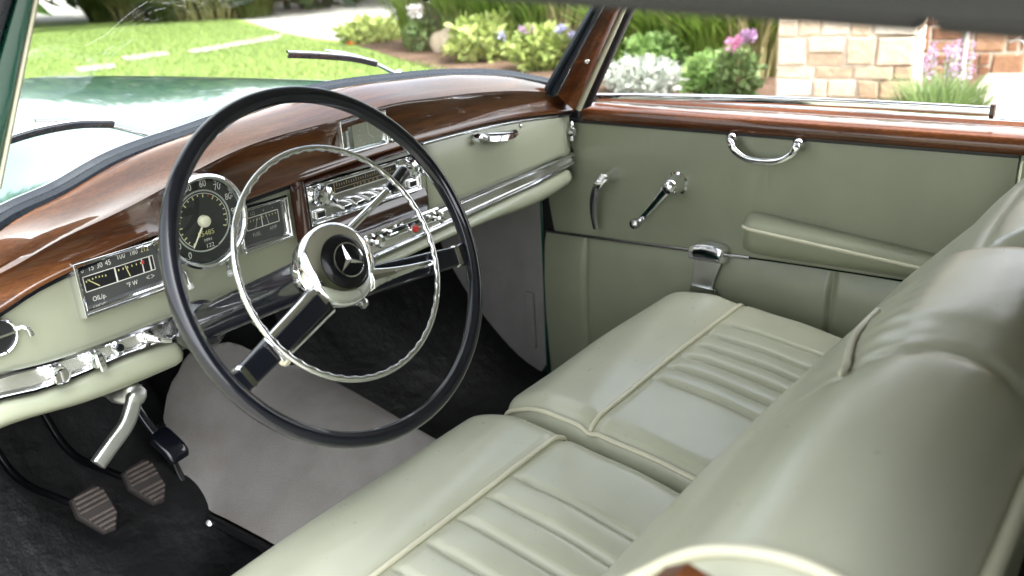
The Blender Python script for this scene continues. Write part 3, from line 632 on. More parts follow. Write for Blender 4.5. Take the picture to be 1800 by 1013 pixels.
# ================================================================== seats
def piping(pts, r=.0042): 
    m_ = MB(); m_.tube(pts, r, 10); return m_
def seat(name, x0, x1, flutes, dz, dy, edge, label, tuck):
    base = catmull([(.03, -.62), (.072, -.55), (.100, -.48), (.110, -.435), (.098, -.400), (.062, -.380), (.012, -.371), (-.035, -.371), (-.075, -.376), (-.12, -.379), (-.20, -.388), (-.28, -.402), (-.34, -.416), (-.44, -.45)], 7)
    B = np.array(base)+np.array([dy, dz]); n = len(B)
    tg = np.gradient(B, axis=0); nm = np.c_[tg[:, 1], -tg[:, 0]]; nm /= np.linalg.norm(nm, axis=1)[:, None]
    c = np.array([-.15, -.55]); 
    sg = np.sign(((B-c)*nm).sum(1)); nm *= np.where(sg == 0, 1, sg)[:, None]
    js = int(np.argmin(np.abs(B[:, 0]-(-.077+dy))+(B[:, 1] < -.42)*5))
    re = edge
    xs = sorted(set(list(np.linspace(x0, x1, 60))+[f_+o for f_ in flutes for o in (-.012, -.007, -.004, -.002, 0, .002, .004, .007, .012)]+list(x0+re*(1-np.cos(np.linspace(0, math.pi/2, 9))))+list(x1-re*(1-np.cos(np.linspace(0, math.pi/2, 9))))))
    def P(x, j):
        d = min(x-x0, x1-x); drop = 0
        if d < re: drop = re-math.sqrt(max(0, re*re-(re-d)**2))
        p = B[j].copy(); lateral = .006*math.cos(math.pi*(x-(x0+x1)/2)/(x1-x0))
        dep = 0
        if j > js:
            ramp_ = min(1, (j-js)/7)
            for f_ in flutes: dep += (.0085*math.exp(-((x-f_)/.0055)**2))*ramp_
            fl = sorted(flutes)
            for a, b in zip(fl[:-1], fl[1:]):
                if a < x < b: dep -= .0030*(1-(2*(x-a)/(b-a)-1)**2)*ramp_
            if j < js+3: dep += .002
        if abs(j-js) <= 1: dep += .0045*(1-abs(j-js)*.5)
        if j < js: dep -= .004*math.sin(math.pi*min(1, max(0, (j-js+34)/34)))
        wr = .0012*math.sin(23*x+.17*j)*math.sin(9*x+1+.4*j) if j > js else .0010*math.sin(17*x+.5*j)
        q = p+nm[j]*(lateral*.6-dep-drop+wr); return np.array([x, q[0], q[1]])
    mb = MB(); secs = [[P(x, j) for j in range(n)] for x in xs]
    for xe, sgn, first in ((x0, 1, True), (x1, -1, False)):
        s_ = []
        for j in range(n):
            p = P(xe, j); s_.append(np.array([xe, p[1]*.9+.1*-.15, min(p[2]-.0, -.43) if p[2] > -.62 else -.62]))
        s2 = [np.array([xe+sgn*.01, q[1], -.62]) for q in s_]
        if first: secs = [s2, s_]+secs
        else: secs = secs+[s_, s2]
    mb.loft(secs)
    ob = mb.build(name, ['leather'], car, sharp=0, label=label)
    xp = [x for x in xs if x0+re*.35 < x < x1-re*.35]
    line_ = [P(x, js)+np.array([0, 0, .0035]) for x in xp]
    e0 = line_[0]; e1 = line_[-1]
    line_ = [e0+np.array([-.012, .002, -.014]), e0+np.array([-.006, 0, -.004])]+line_+[e1+np.array([.006, 0, -.004]), e1+np.array([.012, .002, -.014])]
    piping(line_).build('piping', ['piping'], ob)
    return ob, P, js, n, xs
FL1 = [-.160, -.219, -.280, -.341, -.400, -.461]; FL2 = [.196, .247, .299, .349, .401, .466]
s1, P1f, js1, n1_, xs1 = seat('seat_cushion', -.60, -.006, FL1, .000, .018, .05, "driver's fluted leather seat cushion nearest the camera", 0)
s2, P2f, js2, n2_, xs2 = seat('seat_cushion', .006, .600, FL2, .006, -.008, .045, "passenger's fluted leather seat cushion beside the door", 0)
ln = [P2f(.016, j)+np.array([-.006, 0, .002]) for j in range(14, n2_-8)]
piping(ln).build('piping', ['piping'], s2)

def backrest(name, x0, x1, label, crease=None, near_end=.035, far_end=.055, back=0.0, trim=True):
    prof = [(-.285, -.50), (-.31, -.425), (-.335, -.36), (-.366, -.282), (-.40, -.23), (-.434, -.18), (-.474, -.125), (-.505, -.075), (-.532, -.040), (-.565, -.008), (-.60, .008), (-.636, .011), (-.664, .000), (-.686, -.024), (-.698, -.07), (-.69, -.18), (-.65, -.30), (-.60, -.42), (-.55, -.52)]
    B = np.array(catmull(prof, 6)); n = len(B)
    B[:, 0] += back*np.clip((B[:, 1]+.45)/.3, 0, 1)
    tg = np.gradient(B, axis=0); nm = np.c_[-tg[:, 1], tg[:, 0]]; nm /= np.linalg.norm(nm, axis=1)[:, None]
    cen = np.array([-.52, -.25])
    if ((B-cen)*nm).sum() < 0: nm = -nm
    jp = 49                          # piping line along the front of the top roll
    re0, re1 = near_end, far_end
    jpath = (lambda x: 54-6*min(1.6, max(0, (x-crease)/.14))) if crease is not None else (lambda x: 49)
    def P(x, j):
        drop = 0
        if x < x0: 
            u = (x0-x)/re0; drop = .055*(1-math.sqrt(max(0, 1-u*u)))
        elif x1-x < re1:
            d = x1-x; drop = re1-math.sqrt(max(0, re1*re1-(re1-d)**2))
        q = B[j].copy(); dep = 0
        t = (x-(x0+x1)/2)/(x1-x0)
        dep -= .007*math.cos(math.pi*t)*(1 if 10 < j < 90 else .3)
        if crease is not None:
            cx = crease+.06*math.sin((j-40)*.05)
            if 36 < j < 92: 
                fade = min(1, (j-36)/10)*min(1, (92-j)/12)
                dep += (.005*math.exp(-((x-cx)/.008)**2)+.004*math.exp(-((x-cx-.015)/.05)**2))*fade
                if x > cx: dep += .003*fade*min(1, (x-cx)/.06)
            if x > cx and 40 < j < 70: dep += .0012*math.sin(((x-cx)*150)+(j-jp)*.35)*math.exp(-((j-jpath(x)-5)/5.0)**2)*min(1, (x-cx)/.03)
        if j < jp and 6 < j:
            dep -= .008*math.sin(math.pi*j/jp)
        if crease is None or x > crease: dep += .005*math.exp(-((j-jpath(x))/1.3)**2)*(1 if crease is None else min(1, (x-crease)/.02))
        dep += .0012*math.sin(19*x+.21*j)*math.sin(11*x-.13*j+2)
        q = q-nm[j]*(dep+drop); return np.array([x, q[0], q[1]])
    xs = list(x0-near_end*np.sin(np.linspace(math.pi/2, 0, 9)))[:-1]+list(np.linspace(x0, x1-re1, 62))+list(x1-re1+re1*np.sin(np.linspace(0, math.pi/2, 10)))[1:]
    mb = MB(); secs = [[P(x, j) for j in range(n)] for x in xs]
    mb.loft(secs)
    for xe in (xs[0], xs[-1]):
        s_ = [P(xe, j) for j in range(n)]; c = np.mean(s_, axis=0); mb.add(s_+[c], [(k, k+1, n) for k in range(n-1)], 0)
    ob = mb.build(name, ['leather_worn'], car, sharp=0, label=label)
    if trim: piping([P(x0+.002, j)+np.array([0, nm[j][0]*.003, nm[j][1]*.003]) for j in range(4, n-20)]).build('piping', ['piping'], ob)
    jr = 80
    piping([P(x, jr)+np.array([0, nm[jr][0]*.005, nm[jr][1]*.005]) for x in np.linspace(x0-.005, x1-.02, 50)], .0055).build('piping', ['piping'], ob)
    if not trim: return ob
    a = crease if crease is not None else x0+.05
    def Pf(x, jf):
        j0 = int(jf); t = jf-j0; off = np.array([0, nm[j0][0], nm[j0][1]])*.0045
        return P(x, j0)*(1-t)+P(x, j0+1)*t+off
    pth_ = [Pf(x, jpath(x)) for x in np.linspace(a, x1-.10, 50)]; pth_ = [np.mean(pth_[max(0, k-6):k+7], axis=0) for k in range(50)]; rl_ = [.0006, .002, .003]+[.0036]*(len(pth_)-3); m_ = MB(); m_.tube(pth_, rl_, 10)
    m_.build('piping', ['piping'], ob)
    return ob
backrest('seat_backrest', -.600, .048, "driver's rounded leather backrest in the near corner, creased across its top", -.350)
backrest('seat_backrest', .105, .622, "passenger's leather backrest next to the door, mostly hidden", None, .05, .05, -.035, False)

# ================================================================== passenger door
DX = .675
mb = MB()
def Dp(y, z, o=0): return (DX-o, y, z)
ys_ = np.linspace(.474, -.520, 40)
trim_z = smooth_interp([-.52, -.057, .088, .475], [-.300, -.307, -.312, -.325])
secs = []
for y in ys_:
    tz = trim_z(y); e = .005*(1-min(1, min(.474-y, y+.520)/.02))
    secs.append([(DX+.03, y, -.040), (DX+e, y, -.044)]+[(DX+e-.0035*math.sin(math.pi*t), y, -.044*(1-t)+tz*t) for t in np.linspace(.05, 1, 12)])
mb.loft(secs)
mb.add([(DX+.005, .474, -.044), (DX+.06, .474, -.044), (DX+.06, .474, -.74), (DX+.005, .474, -.74)], [(0, 1, 2, 3)], 1)
mb.add([(DX+.005, -.520, -.044), (DX+.06, -.520, -.044), (DX+.06, -.520, -.74), (DX+.005, -.520, -.74)], [(0, 1, 2, 3)], 0)
door = mb.build('door', ['leather_door_shaded', 'painted_green'], car, label='closed passenger door trimmed in sage green leather with a walnut sill')
mb = MB(); secs = []
seams = [.352, -.232]
for y in sorted(set(list(np.linspace(.474, -.520, 70))+[s_+o for s_ in seams for o in (-.02, -.012, -.007, -.003, 0, .003, .007, .012, .02)]), reverse=True):
    tz = trim_z(y)-.004; dep = sum(.010*math.exp(-((y-s_)/.006)**2) for s_ in seams)
    bul = .016
    if y > .352: bul = .010
    s_ = []
    for t in np.linspace(0, 1, 18):
        z = tz*(1-t)+(-.735)*t
        o = bul*(1-(1-min(1, t/.10))**2)*.75+.010*math.sin(math.pi*min(1, t*1.1))-dep*min(1, t/.06)
        o += .0012*math.sin(31*y+9*t)*math.sin(17*t+13*y)
        s_.append((DX-o, y, z))
    secs.append(s_)
mb.loft(secs); mb.build('door_pocket', ['leather_door_shaded'], door, sharp=0)
mb = MB(); mb.sweep([(DX-.004, y, trim_z(y)-.001) for y in np.linspace(.472, -.055, 20)], rrect(.006, .007, .002), up=(0, 0, 1)); mb.build('chrome_strip', ['dim_chrome'], door)
# walnut sill
mb = MB(); secs = []
for y in np.linspace(.352, -.56, 40):
    u = (.352-y)/.9
    z1 = -.018+.000*u; zb = -.044
    pr = [(DX+.02, zb-.004), (DX-.005, zb-.003), (DX-.011, zb+.003), (DX-.012, zb+.010), (DX-.010, z1-.004), (DX-.004, z1+.0015), (DX+.004, z1+.0035), (DX+.02, z1+.005), (DX+.060, z1+.006), (DX+.085, z1+.004), (DX+.092, z1-.002), (DX+.093, z1-.02)]
    secs.append([(a, y, b) for a, b in pr])
mb.loft(secs); mb.build('door_sill', ['walnut_door'], door, sharp=55)
mb = MB(); mb.sweep([(DX-.001, y, -.0475) for y in np.linspace(.46, -.52, 8)], rrect(.010, .009, .001), up=(0, 0, 1)); mb.build('shadow_gap', ['black_satin'], door)  # solid black strip standing in for the shade under the sill
# lowered window: glass edge with its chrome top frame
mb = MB(); A = np.array([.724, .325, -.006]); B = PX(.716, 1742, 195)
A2 = PX(.722, 1046, 170)
pts = [A2*(1-t)+B*t+np.array([0, 0, .006*math.sin(math.pi*t)]) for t in np.linspace(0, 1, 24)]
mb.sweep(pts, rrect(.012, .017, .004), up=(0, 0, 1), mat=0)
mb.sweep([B+np.array([0, .001, 0]), B+np.array([0, -.006, 0])], rrect(.015, .024, .004), up=(0, 0, 1), mat=1)
mb.build('window_frame', ['chrome', 'walnut_dark'], door)
mb = MB(); mb.sweep([(.775, y, -.012) for y in np.linspace(.34, -.9, 12)], rrect(.012, .012, .003), up=(0, 0, 1)); mb.build('belt_moulding', ['chrome'], door)
# pull handle
mb = MB(); A = PX(DX-.02, 1283, 246); B = PX(DX-.02, 1400, 256); C_ = PX(DX-.034, 1318, 277); D_ = PX(DX-.034, 1372, 281)
q_ = [PX(DX-.030, *a) for a in ((1285, 252), (1292, 265), (1313, 279), (1344, 284), (1372, 282), (1392, 271), (1400, 259))]
pth = catmull([A+np.array([.02, 0, .002]), A]+q_+[B, B+np.array([.02, 0, .002])], 5)
L = len(pth); mb.sweep(pth, rrect(.016, .012, .005), up=(1, 0, 0), scale=[1.25-.45*math.sin(math.pi*k/(L-1)) for k in range(L)])
for P in (A, B): mb.lathe(P+np.array([.022, 0, .003]), (-1, 0, 0), [(.013, 0), (.013, .008), (.011, .016), (.007, .021), (.0001, .022)], 20)
mb.build('pull_handle', ['chrome'], door)
# door release
mb = MB(); A = PX(DX-.03, 1062, 312); mb.lathe((DX+.002, A[1]-.004, A[2]), (-1, 0, 0), [(.019, 0), (.018, .006), (.012, .014), (.011, .03), (.009, .036), (.0001, .038)], 26)
pth = catmull([A+np.array([0, -.004, .003]), PX(DX-.036, 1052, 325), PX(DX-.036, 1044, 350), PX(DX-.034, 1043, 378), PX(DX-.03, 1047, 402)], 5)
mb.sweep(pth, rrect(.020, .009, .004), up=(1, 0, 0), scale=[.8+.3*math.sin(math.pi*min(1, .3+k/len(pth)))-.5*max(0, k/len(pth)-.6) for k in range(len(pth))]); mb.build('door_release', ['chrome'], door)
# window crank
mb = MB(); A = PX(DX-.02, 1184, 325); o = np.array([DX+.002, A[1], A[2]])
mb.lathe(o, (-1, 0, 0), [(.026, 0), (.0255, .006), (.021, .010), (.0205, .016), (.019, .022), (.0185, .036), (.015, .046), (.008, .051), (.0001, .0525)], 30, 0)
E0 = o+np.array([-.036, .002, 0]); E1 = PX(DX-.048, 1124, 390)
mb.sweep([E0, E0*.5+E1*.5, E1], rrect(.020, .012, .004), up=(1, 0, 0), scale=[1.2, .85, .65], mat=0); mb.lathe(E1, (-1, .1, 0), [(.005, -.004), (.005, .006)], 16, 0)
mb.lathe(E1+np.array([-.004, 0, 0]), (-1, .1, .05), [(.006, 0), (.0105, .004), (.012, .012), (.010, .02), (.0001, .025)], 20, 1); mb.build('window_crank', ['chrome', 'dim_chrome'], door)
# pocket clip
mb = MB(); A = PX(DX-.03, 1212, 437); B = PX(DX-.03, 1272, 443); wdt = abs(B[1]-A[1]); yc = (A[1]+B[1])/2; zc = A[2]
secs = []
for t in np.linspace(0, 1, 14):
    y = A[1]*(1-t)+B[1]*t; k = math.sin(math.pi*t)**.5*.010
    secs.append([(DX-.004, y, zc+.006+k), (DX-.030, y, zc+.004+k), (DX-.036, y, zc-.003), (DX-.036, y, zc-.018), (DX-.033, y, zc-.021), (DX-.006, y, zc-.021)])
mb.loft(secs, 0, True, True)
z2 = PX(DX-.03, 1232, 503)[2]
mb.prism([(DX-.029, yc+wdt*.36, zc-.021), (DX-.029, yc-wdt*.42, zc-.021), (DX-.029, yc-wdt*.18, z2), (DX-.029, yc+wdt*.42, z2)], (.006, 0, 0), 1)
mb.box((DX-.030, yc+wdt*.08, z2-.006), (.010, wdt*.74, .013), 0); mb.build('ashtray_clip', ['chrome', 'satin_metal'], door, sharp=25, bevel=.001)
# armrest
mb = MB(); secs = []; pip = []
a0 = PX(DX-.055, 1304, 402); a1 = PX(DX-.055, 1640, 490); 
for k, t in enumerate(list(np.linspace(0, .12, 9))+list(np.linspace(.16, 1, 24))):
    y = a0[1]+.008+(a1[1]-.03-a0[1])*t; z = a0[2]+.004+(a1[2]-a0[2])*t*1.0
    rnd = math.sqrt(max(0.0, 1-(1-min(1, t/.09))**2)); w_ = .012+.060*rnd*(1-.45*t); th = .044-.036*t
    top = z+.012*rnd
    secs.append([(DX+.004, y, top+.010), (DX-w_*.45, y, top+.011), (DX-w_*.85, y, top+.004), (DX-w_, y, top-.006), (DX-w_*1.0, y, top-.016), (DX-w_*.93, y, z-th), (DX-w_*.6, y, z-th-.012), (DX+.004, y, z-th-.016)])
    pip.append((DX-w_-.001, y, top-.007))
mb.loft(secs, 0, True, True); arm = mb.build('armrest', ['leather_door_shaded'], door, sharp=60)
piping([(DX-.004, pip[0][1]+.002, pip[0][2]-.03), (DX-.008, pip[0][1]+.002, pip[0][2]-.006)]+pip[1:], .0035).build('piping', ['piping'], arm)

# driver's door, open out of view, added to shade dash and footwell
hx, hy, oa = -.765, .455, math.radians(64); e_ = np.array([-math.sin(oa), -math.cos(oa), 0]); q_ = np.array([-math.cos(oa), math.sin(oa), 0])
mb = MB(); secs = []
for t in np.linspace(0, 1, 16):
    c = np.array([hx, hy, 0])+e_*1.0*t
    secs.append([c+q_*a+np.array([0, 0, b]) for a, b in ((-.045, -.045), (-.05, -.3), (-.055, -.32), (-.05, -.74), (.02, -.76), (.05, -.5), (.04, -.12), (.0, -.03))])
mb.loft(secs, 0, True, True); dd_ = mb.build('door', ['leather_door_shaded'], car, sharp=40, label="driver's door swung wide open on the near side")
mb = MB(); mb.sweep([np.array([hx, hy, -.018])+e_*t-q_*.01 for t in np.linspace(.04, .98, 10)], rrect(.085, .045, .012), up=(0, 0, 1)); mb.build('door_sill', ['walnut_door'], dd_)
mb = MB(); mb.loft([[np.array([hx, hy, 0])+e_*t+q_*a+np.array([0, 0, b]) for a, b in ((.022, -.762), (.054, -.5), (.044, -.12), (.004, -.028))] for t in np.linspace(0, 1, 8)]); mb.build('outer_skin', ['green_paint'], dd_)
# ================================================================== pillars, glass and roof
def strip_pillar(name, mat, px0, px1, P0, n, off, thick, parent=car, label=None):
    # px0/px1: (left, right) edge at the foot / at the head, met with the pillar's own plane
    mb = MB(); q = []
    for (a, b) in (px0, px1): q.append([PPL(P0, n, *a), PPL(P0, n, *b)])
    secs = []
    for t in (-.14, 0, .25, .5, .75, 1, 1.35, 1.7):
        l = q[0][0]*(1-t)+q[1][0]*t; r = q[0][1]*(1-t)+q[1][1]*t; m_ = (l+r)/2
        secs.append([l-n*off*.2, l+(m_-l)*.25-n*off, m_-n*off*1.25, r+(m_-r)*.25-n*off, r-n*off*.2, r+n*thick, l+n*thick])
    mb.loft(secs, 0, True, True); ob = mb.build(name, [mat], parent, sharp=45)
    if label: ob['label'] = label
    return ob
Pd = np.array([-.086, -.254, .4]); PR0 = np.array([.628, .342, .002])
nR = np.cross(Pd/np.linalg.norm(Pd), np.array([.80, -.60, 0])); nR /= np.linalg.norm(nR)
if np.dot(nR, PR0-CAM) < 0: nR = -nR
pil = strip_pillar('windscreen_pillar', 'walnut_door', ((988, 146), (1020, 172)), ((1063, 8), (1094, 8)), PR0, nR, .008, .03, label='walnut-faced windscreen pillar beside the passenger door')
strip_pillar('glass_gasket', 'gasket', ((964, 145), (973, 145)), ((1042, 8), (1049, 8)), PR0, nR, .006, .004, pil)
strip_pillar('glass_gasket', 'gasket', ((973, 145), (984, 146)), ((1049, 8), (1057, 8)), PR0, nR, .010, .004, pil)
strip_pillar('chrome_bead', 'chrome', ((984, 146), (988, 146)), ((1057, 8), (1063, 8)), PR0, nR, .006, .02, pil)
strip_pillar('cream_seal', 'piping', ((1021, 170), (1030, 170)), ((1094, 8), (1102, 8)), PR0, nR, .007, .02, pil)
strip_pillar('door_seal', 'black_satin', ((1030, 170), (1049, 164)), ((1102, 8), (1120, 8)), PR0, nR, .004, .03, pil)
mb = MB(); P = PPL(PR0, nR, 1029, 102)-nR*.0105; mb.lathe(P, -nR, [(.0055, -.002), (.0055, .001), (.004, .0025), (.0001, .003)], 18); mb.box(P-nR*.003, (.0012, .0012, .006)); mb.build('screw', ['chrome'], pil)
PL0 = np.array([-.628, .342, .002]); PdL = np.array([.086, -.254, .4]); nL = np.cross(PdL/np.linalg.norm(PdL), np.array([-.9, .43, 0])); nL /= np.linalg.norm(nL)
if np.dot(nL, PL0-CAM) < 0: nL = -nL
pl2 = strip_pillar('windscreen_pillar', 'green_paint', ((-62, 290), (1, 290)), ((23, 5), (58, 5)), PL0, nL, .006, .02, label='dark green painted windscreen pillar on the driver side')
strip_pillar('cream_seal', 'piping', ((0, 290), (10, 290)), ((57, 5), (67, 5)), PL0, nL, .007, .015, pl2)
strip_pillar('rubber_seal', 'rubber', ((-110, 290), (-62, 290)), ((-30, 5), (22, 5)), PL0, nL, .009, .02, pl2)
# windscreen gasket along the dashboard and the glass
mb = MB(); pts = [np.array([x, ysf(x)+.008, seal_z(x)+.006]) for x in np.linspace(-.66, .655, 60)]
pr = [(.014, -.010), (.016, -.002), (.012, .004), (.004, .006), (.001, .0035), (-.002, .006), (-.009, .008), (-.014, .004), (-.015, -.004), (-.012, -.010)]
mb.sweep(pts, pr, up=(0, -.35, 1)); ws = mb.build('windscreen_gasket', ['rubber'], car, sharp=40)
mb = MB(); mb.sweep([p+np.array([0, .022, .004]) for p in pts], circ(8, .0035)); mb.build('chrome_bead', ['chrome'], ws)
mb = MB(); secs = []
for x in np.linspace(-.66, .655, 40):
    k = x/.66; b = np.array([x, ysf(x)+.010, seal_z(x)+.006]); t_ = np.array([x*.865, .19-.06*k*k, .368-.012*k*k]); secs.append([b*(1-t)+t_*t+np.array([0, .012*math.sin(math.pi*t), 0]) for t in np.linspace(0, 1, 8)])
mb.loft(secs); mb.build('windscreen_glass', ['glass'], car, sharp=0)
def wiper(blade, arm, spindle, yb):
    mb = MB(); B = [PY(yb, *q) for q in blade]
    mb.sweep(catmull(B, 5), rrect(.003, .010, .001), up=(0, -.5, 1), mat=1)
    mb.sweep([p+np.array([0, .002, .006]) for p in catmull(B, 5)], rrect(.006, .0042, .0015), up=(0, -.5, 1), mat=0)
    wp = mb.build('wiper', ['chrome', 'rubber'], car)
    A = [PY(yb+.006, *q) for q in arm]
    mb = MB(); mb.sweep(catmull(A, 4), rrect(.012, .005, .002), up=(0, -.6, 1), scale=list(np.linspace(.55, 1.25, (len(A)-1)*4+1))); mb.lathe(PY(yb+.008, *spindle), (0, .3, 1), [(.012, -.03), (.013, .004), (.009, .012), (.0001, .014)], 18)
    mb.build('wiper_arm', ['dim_chrome'], wp)
wiper([(-150, 320), (-60, 278), (40, 240), (130, 221), (200, 219)], [(62, 212), (130, 212), (200, 221), (262, 236)], (285, 243), .50)
wiper([(507, 97), (560, 99), (620, 104), (662, 113)], [(572, 88), (610, 94), (650, 107), (692, 127)], (700, 134), .51)
# rear-view mirror, its foot only just in view
mb = MB(); P = PY(.20, 742, -66)
mb.sweep([P+np.array([-.11, 0, 0]), P+np.array([-.10, 0, 0]), P+np.array([.10, 0, 0]), P+np.array([.11, 0, 0])], rrect(.028, .058, .012), up=(0, 0, 1), scale=[.8, 1, 1, .8]); mb.lathe(P+np.array([0, 0, -.030]), (0, 0, -1), [(.007, -.004), (.007, .018), (.005, .024), (.0001, .0245)], 14); mb.build('rear_view_mirror', ['black_satin'], car)
# fabric roof: outer skin, lining and the weatherstrip over the driver's opening
mb = MB(); secs = []
zr = lambda y: .3045+.0725*(y+.487)
for y in np.linspace(.15, -1.25, 20):
    u = (.15-y)/1.4; zc = .335+.075*math.sin(math.pi*min(1, .25+.6*u)); s_ = []
    for t in np.linspace(-1, 1, 21): s_.append((.665*t, y, zc+.02-(zc+.02-zr(y)-.024)*abs(t)**3.2))
    secs.append(s_)
for k, (y, zz) in enumerate(((-1.38, .26), (-1.47, .12), (-1.52, .0))):
    secs.append([((.665+.03*k)*t, y+.10*(abs(t)**2), zz+(.02)*(1-abs(t)**2)) for t in np.linspace(-1, 1, 21)])
mb.loft(secs, 0); mb.loft([[(a*.945, b, c-.014+.010*abs(a/.665)**6) for a, b, c in s_] for s_ in secs], 1)
roof = mb.build('convertible_top', ['dark_fabric', 'headlining'], car, sharp=0, fix=False, label='dark fabric convertible top with grey rubber rail above the seats')
for sgn in (-1, 1):
    mb = MB(); mb.loft([[(sgn*.664, -.74-.62*t, zr(-.74-.62*t)+.01), (sgn*.742, -.80-.75*t, -.012)] for t in np.linspace(0, 1, 8)]); mb.build('quarter_panel', ['dark_fabric'], roof, sharp=0)
ra = PX(-.52, 880, 0); segs = [((-.64, .12, zr(.12)), (-.64, -.667, zr(-.667))), ((-.64, -.672, zr(-.672)), (-.64, -.95, zr(-.95)))]
for a, b in segs:
    mb = MB(); a = np.array(a); b = np.array(b)
    mb.sweep([a*(1-t)+b*t+np.array([-.004*math.sin(math.pi*t), 0, 0]) for t in np.linspace(0, 1, 10)]if True else 0, [(-.012, -.0005), (-.012, .026), (-.004, .030), (.010, .030), (.012, .020), (.010, .0), (.002, -.003), (-.008, -.003)], up=(0, 0, 1)); mb.build('weatherstrip', ['rail_cover'], roof, bevel=.002)
mb = MB(); mb.sweep([(-.650, .12, zr(.12)+.016), (-.650, -.95, zr(-.95)+.016)], rrect(.006, .028, .002), up=(0, 0, 1)); mb.build('rail_backing', ['black_satin'], roof)
mb = MB(); mb.sweep([(-.668, .13, zr(.13)+.0235), (-.668, -1.2, zr(-1.2)+.0235)], rrect(.014, .012, .003), up=(0, 0, 1)); mb.build('drip_rail', ['cream_fabric'], roof)
mb = MB(); mb.sweep([(.64, .12, zr(.12)+.012), (.64, -1.2, zr(-1.2)+.012)], rrect(.03, .028, .008), up=(0, 0, 1)); mb.build('weatherstrip', ['rail_cover'], roof)
mb = MB(); mb.sweep([(x, .19-.06*(x/.57)**2,   .368-.008*(x/.57)**2) for x in np.linspace(-.66, .66, 16)], rrect(.06, .026, .008), up=(0, 0, 1)); mb.build('header_rail', ['dark_fabric'], roof)

# ================================================================== body, floor, pedals
mb = MB(); secs = []
for x in np.linspace(-.80, .80, 49):
    s_ = []; ax_ = abs(x); cb = ysf(max(-.66, min(.66, x)))+.020 if ax_ < .66 else .40-.5*(ax_-.66)
    for t in np.linspace(0, 1, 26):
        y = cb+(1.95-cb)*t
        zc = .118-.012*t-.030*t*t-.07*max(0, t-.8)**2*16
        zb = zc*(1-min(1, (ax_/.50)**2.4))+(-.020-.030*t)*min(1, (ax_/.50)**2.4)
        if t < .25 and ax_ < .66: 
            u = 1-t/.25; zb = zb*(1-u*u)+(seal_z(x)-.006)*u*u
        if ax_ > .5: zb += .052*math.exp(-((ax_-.64)/.10)**2)*min(1, t*3)
        if ax_ > .72: zb -= ((ax_-.72)/.08)**2*.06
        s_.append((x, y, zb))
    secs.append(s_)
mb.loft(secs); secs2 = [[(sg*.80, y, z) for z in (-.07, -.3, -.7)] for sg in (-1, 1) for y in (.42, 1.95)]
mb.loft(secs2[0:2]); mb.loft(secs2[2:4]); mb.add([(-.8, 1.95, -.1), (.8, 1.95, -.1), (.8, 1.95, -.7), (-.8, 1.95, -.7)], [(0, 1, 2, 3)]); mb.build('hood', ['green_paint'], car, sharp=60, label='polished dark green hood outside the windscreen')
# outer body sides (passenger side, rear) so that the car is closed
mb = MB()
mb.loft([[(.742, y, -.012), (.785, y, -.10), (.80, y, -.30), (.79, y, -.62), (.70, y, -.76)] for y in np.linspace(.44, -2.2, 12)])
mb.loft([[(-.742, y, -.012), (-.785, y, -.10), (-.80, y, -.30), (-.79, y, -.62), (-.70, y, -.76)] for y in np.linspace(-.62, -2.2, 8)])
mb.loft([[(x, -1.5, -.01), (x, -2.0, -.05), (x, -2.3, -.15), (x, -2.35, -.6)] for x in np.linspace(-.78, .78, 9)]); mb.build('body', ['green_paint'], car)
mb = MB(); mb.box((0, -.45, -.775), (1.46, 2.5, .03)); mb.box((.0, .86, -.45), (1.44, .03, .62)); mb.build('floor_pan', ['black_satin'], car, sharp=0)
# quarter trims behind the doors
mb = MB()
mb.loft([[(.705, y, -.045), (.672, y, -.05), (.670, y, -.35), (.668, y, -.75)] for y in np.linspace(-.528, -1.5, 6)], 0)
mb.build('quarter_trim', ['leather_door_shaded'], car)
mb = MB(); mb.loft([[(-.705, y, -.01), (-.672, y, -.05), (-.670, y, -.35), (-.668, y, -.75)] for y in np.linspace(-.66, -1.5, 6)], 0); mb.build('quarter_trim', ['leather_door_shaded'], car)
mb = MB(); A = PX(-.66, 1135, 1048); B = PX(-.66, 1180, 1013)
pr = [(-.03, -.03), (-.002, -.028), (.012, -.012), (.010, .006), (0, .010), (-.03, .008)]
mb.sweep([A+np.array([0, .000, -.010]), A+np.array([0, -.008, -.003]), A+np.array([0, -.05, -.012]), A+np.array([0, -.9, -.05])], pr, up=(0, 0, 1)); mb.build('walnut_rail', ['walnut_door'], car)
mb = MB(); 
mb.loft([[(x, -1.05, -.75), (x, -1.03, -.45), (x, -1.10, -.40), (x, -1.32, -.42), (x, -1.36, -.36), (x, -1.48, -.06), (x, -1.56, -.06)] for x in np.linspace(-.62, .62, 12)]); mb.build('rear_bench', ['leather'], car, sharp=50)
# driver floor mat + toe board, passenger toe board
mb = MB()
def floorp(x0, x1):
    prof = catmull([(-.6, -.745), (-.2, -.742), (.3, -.735), (.52, -.715), (.66, -.63), (.78, -.50), (.845, -.36), (.85, -.18)], 5)
    mb.loft([[(x, a+.004*math.sin(30*x+9*a), b+.004*math.sin(25*x+13*a)) for a, b in prof] for x in np.linspace(x0, x1, 16)])
floorp(-.70, -.22); floorp(.10, .70); mb.build('floor_mat', ['floor_mat'], car, sharp=0)
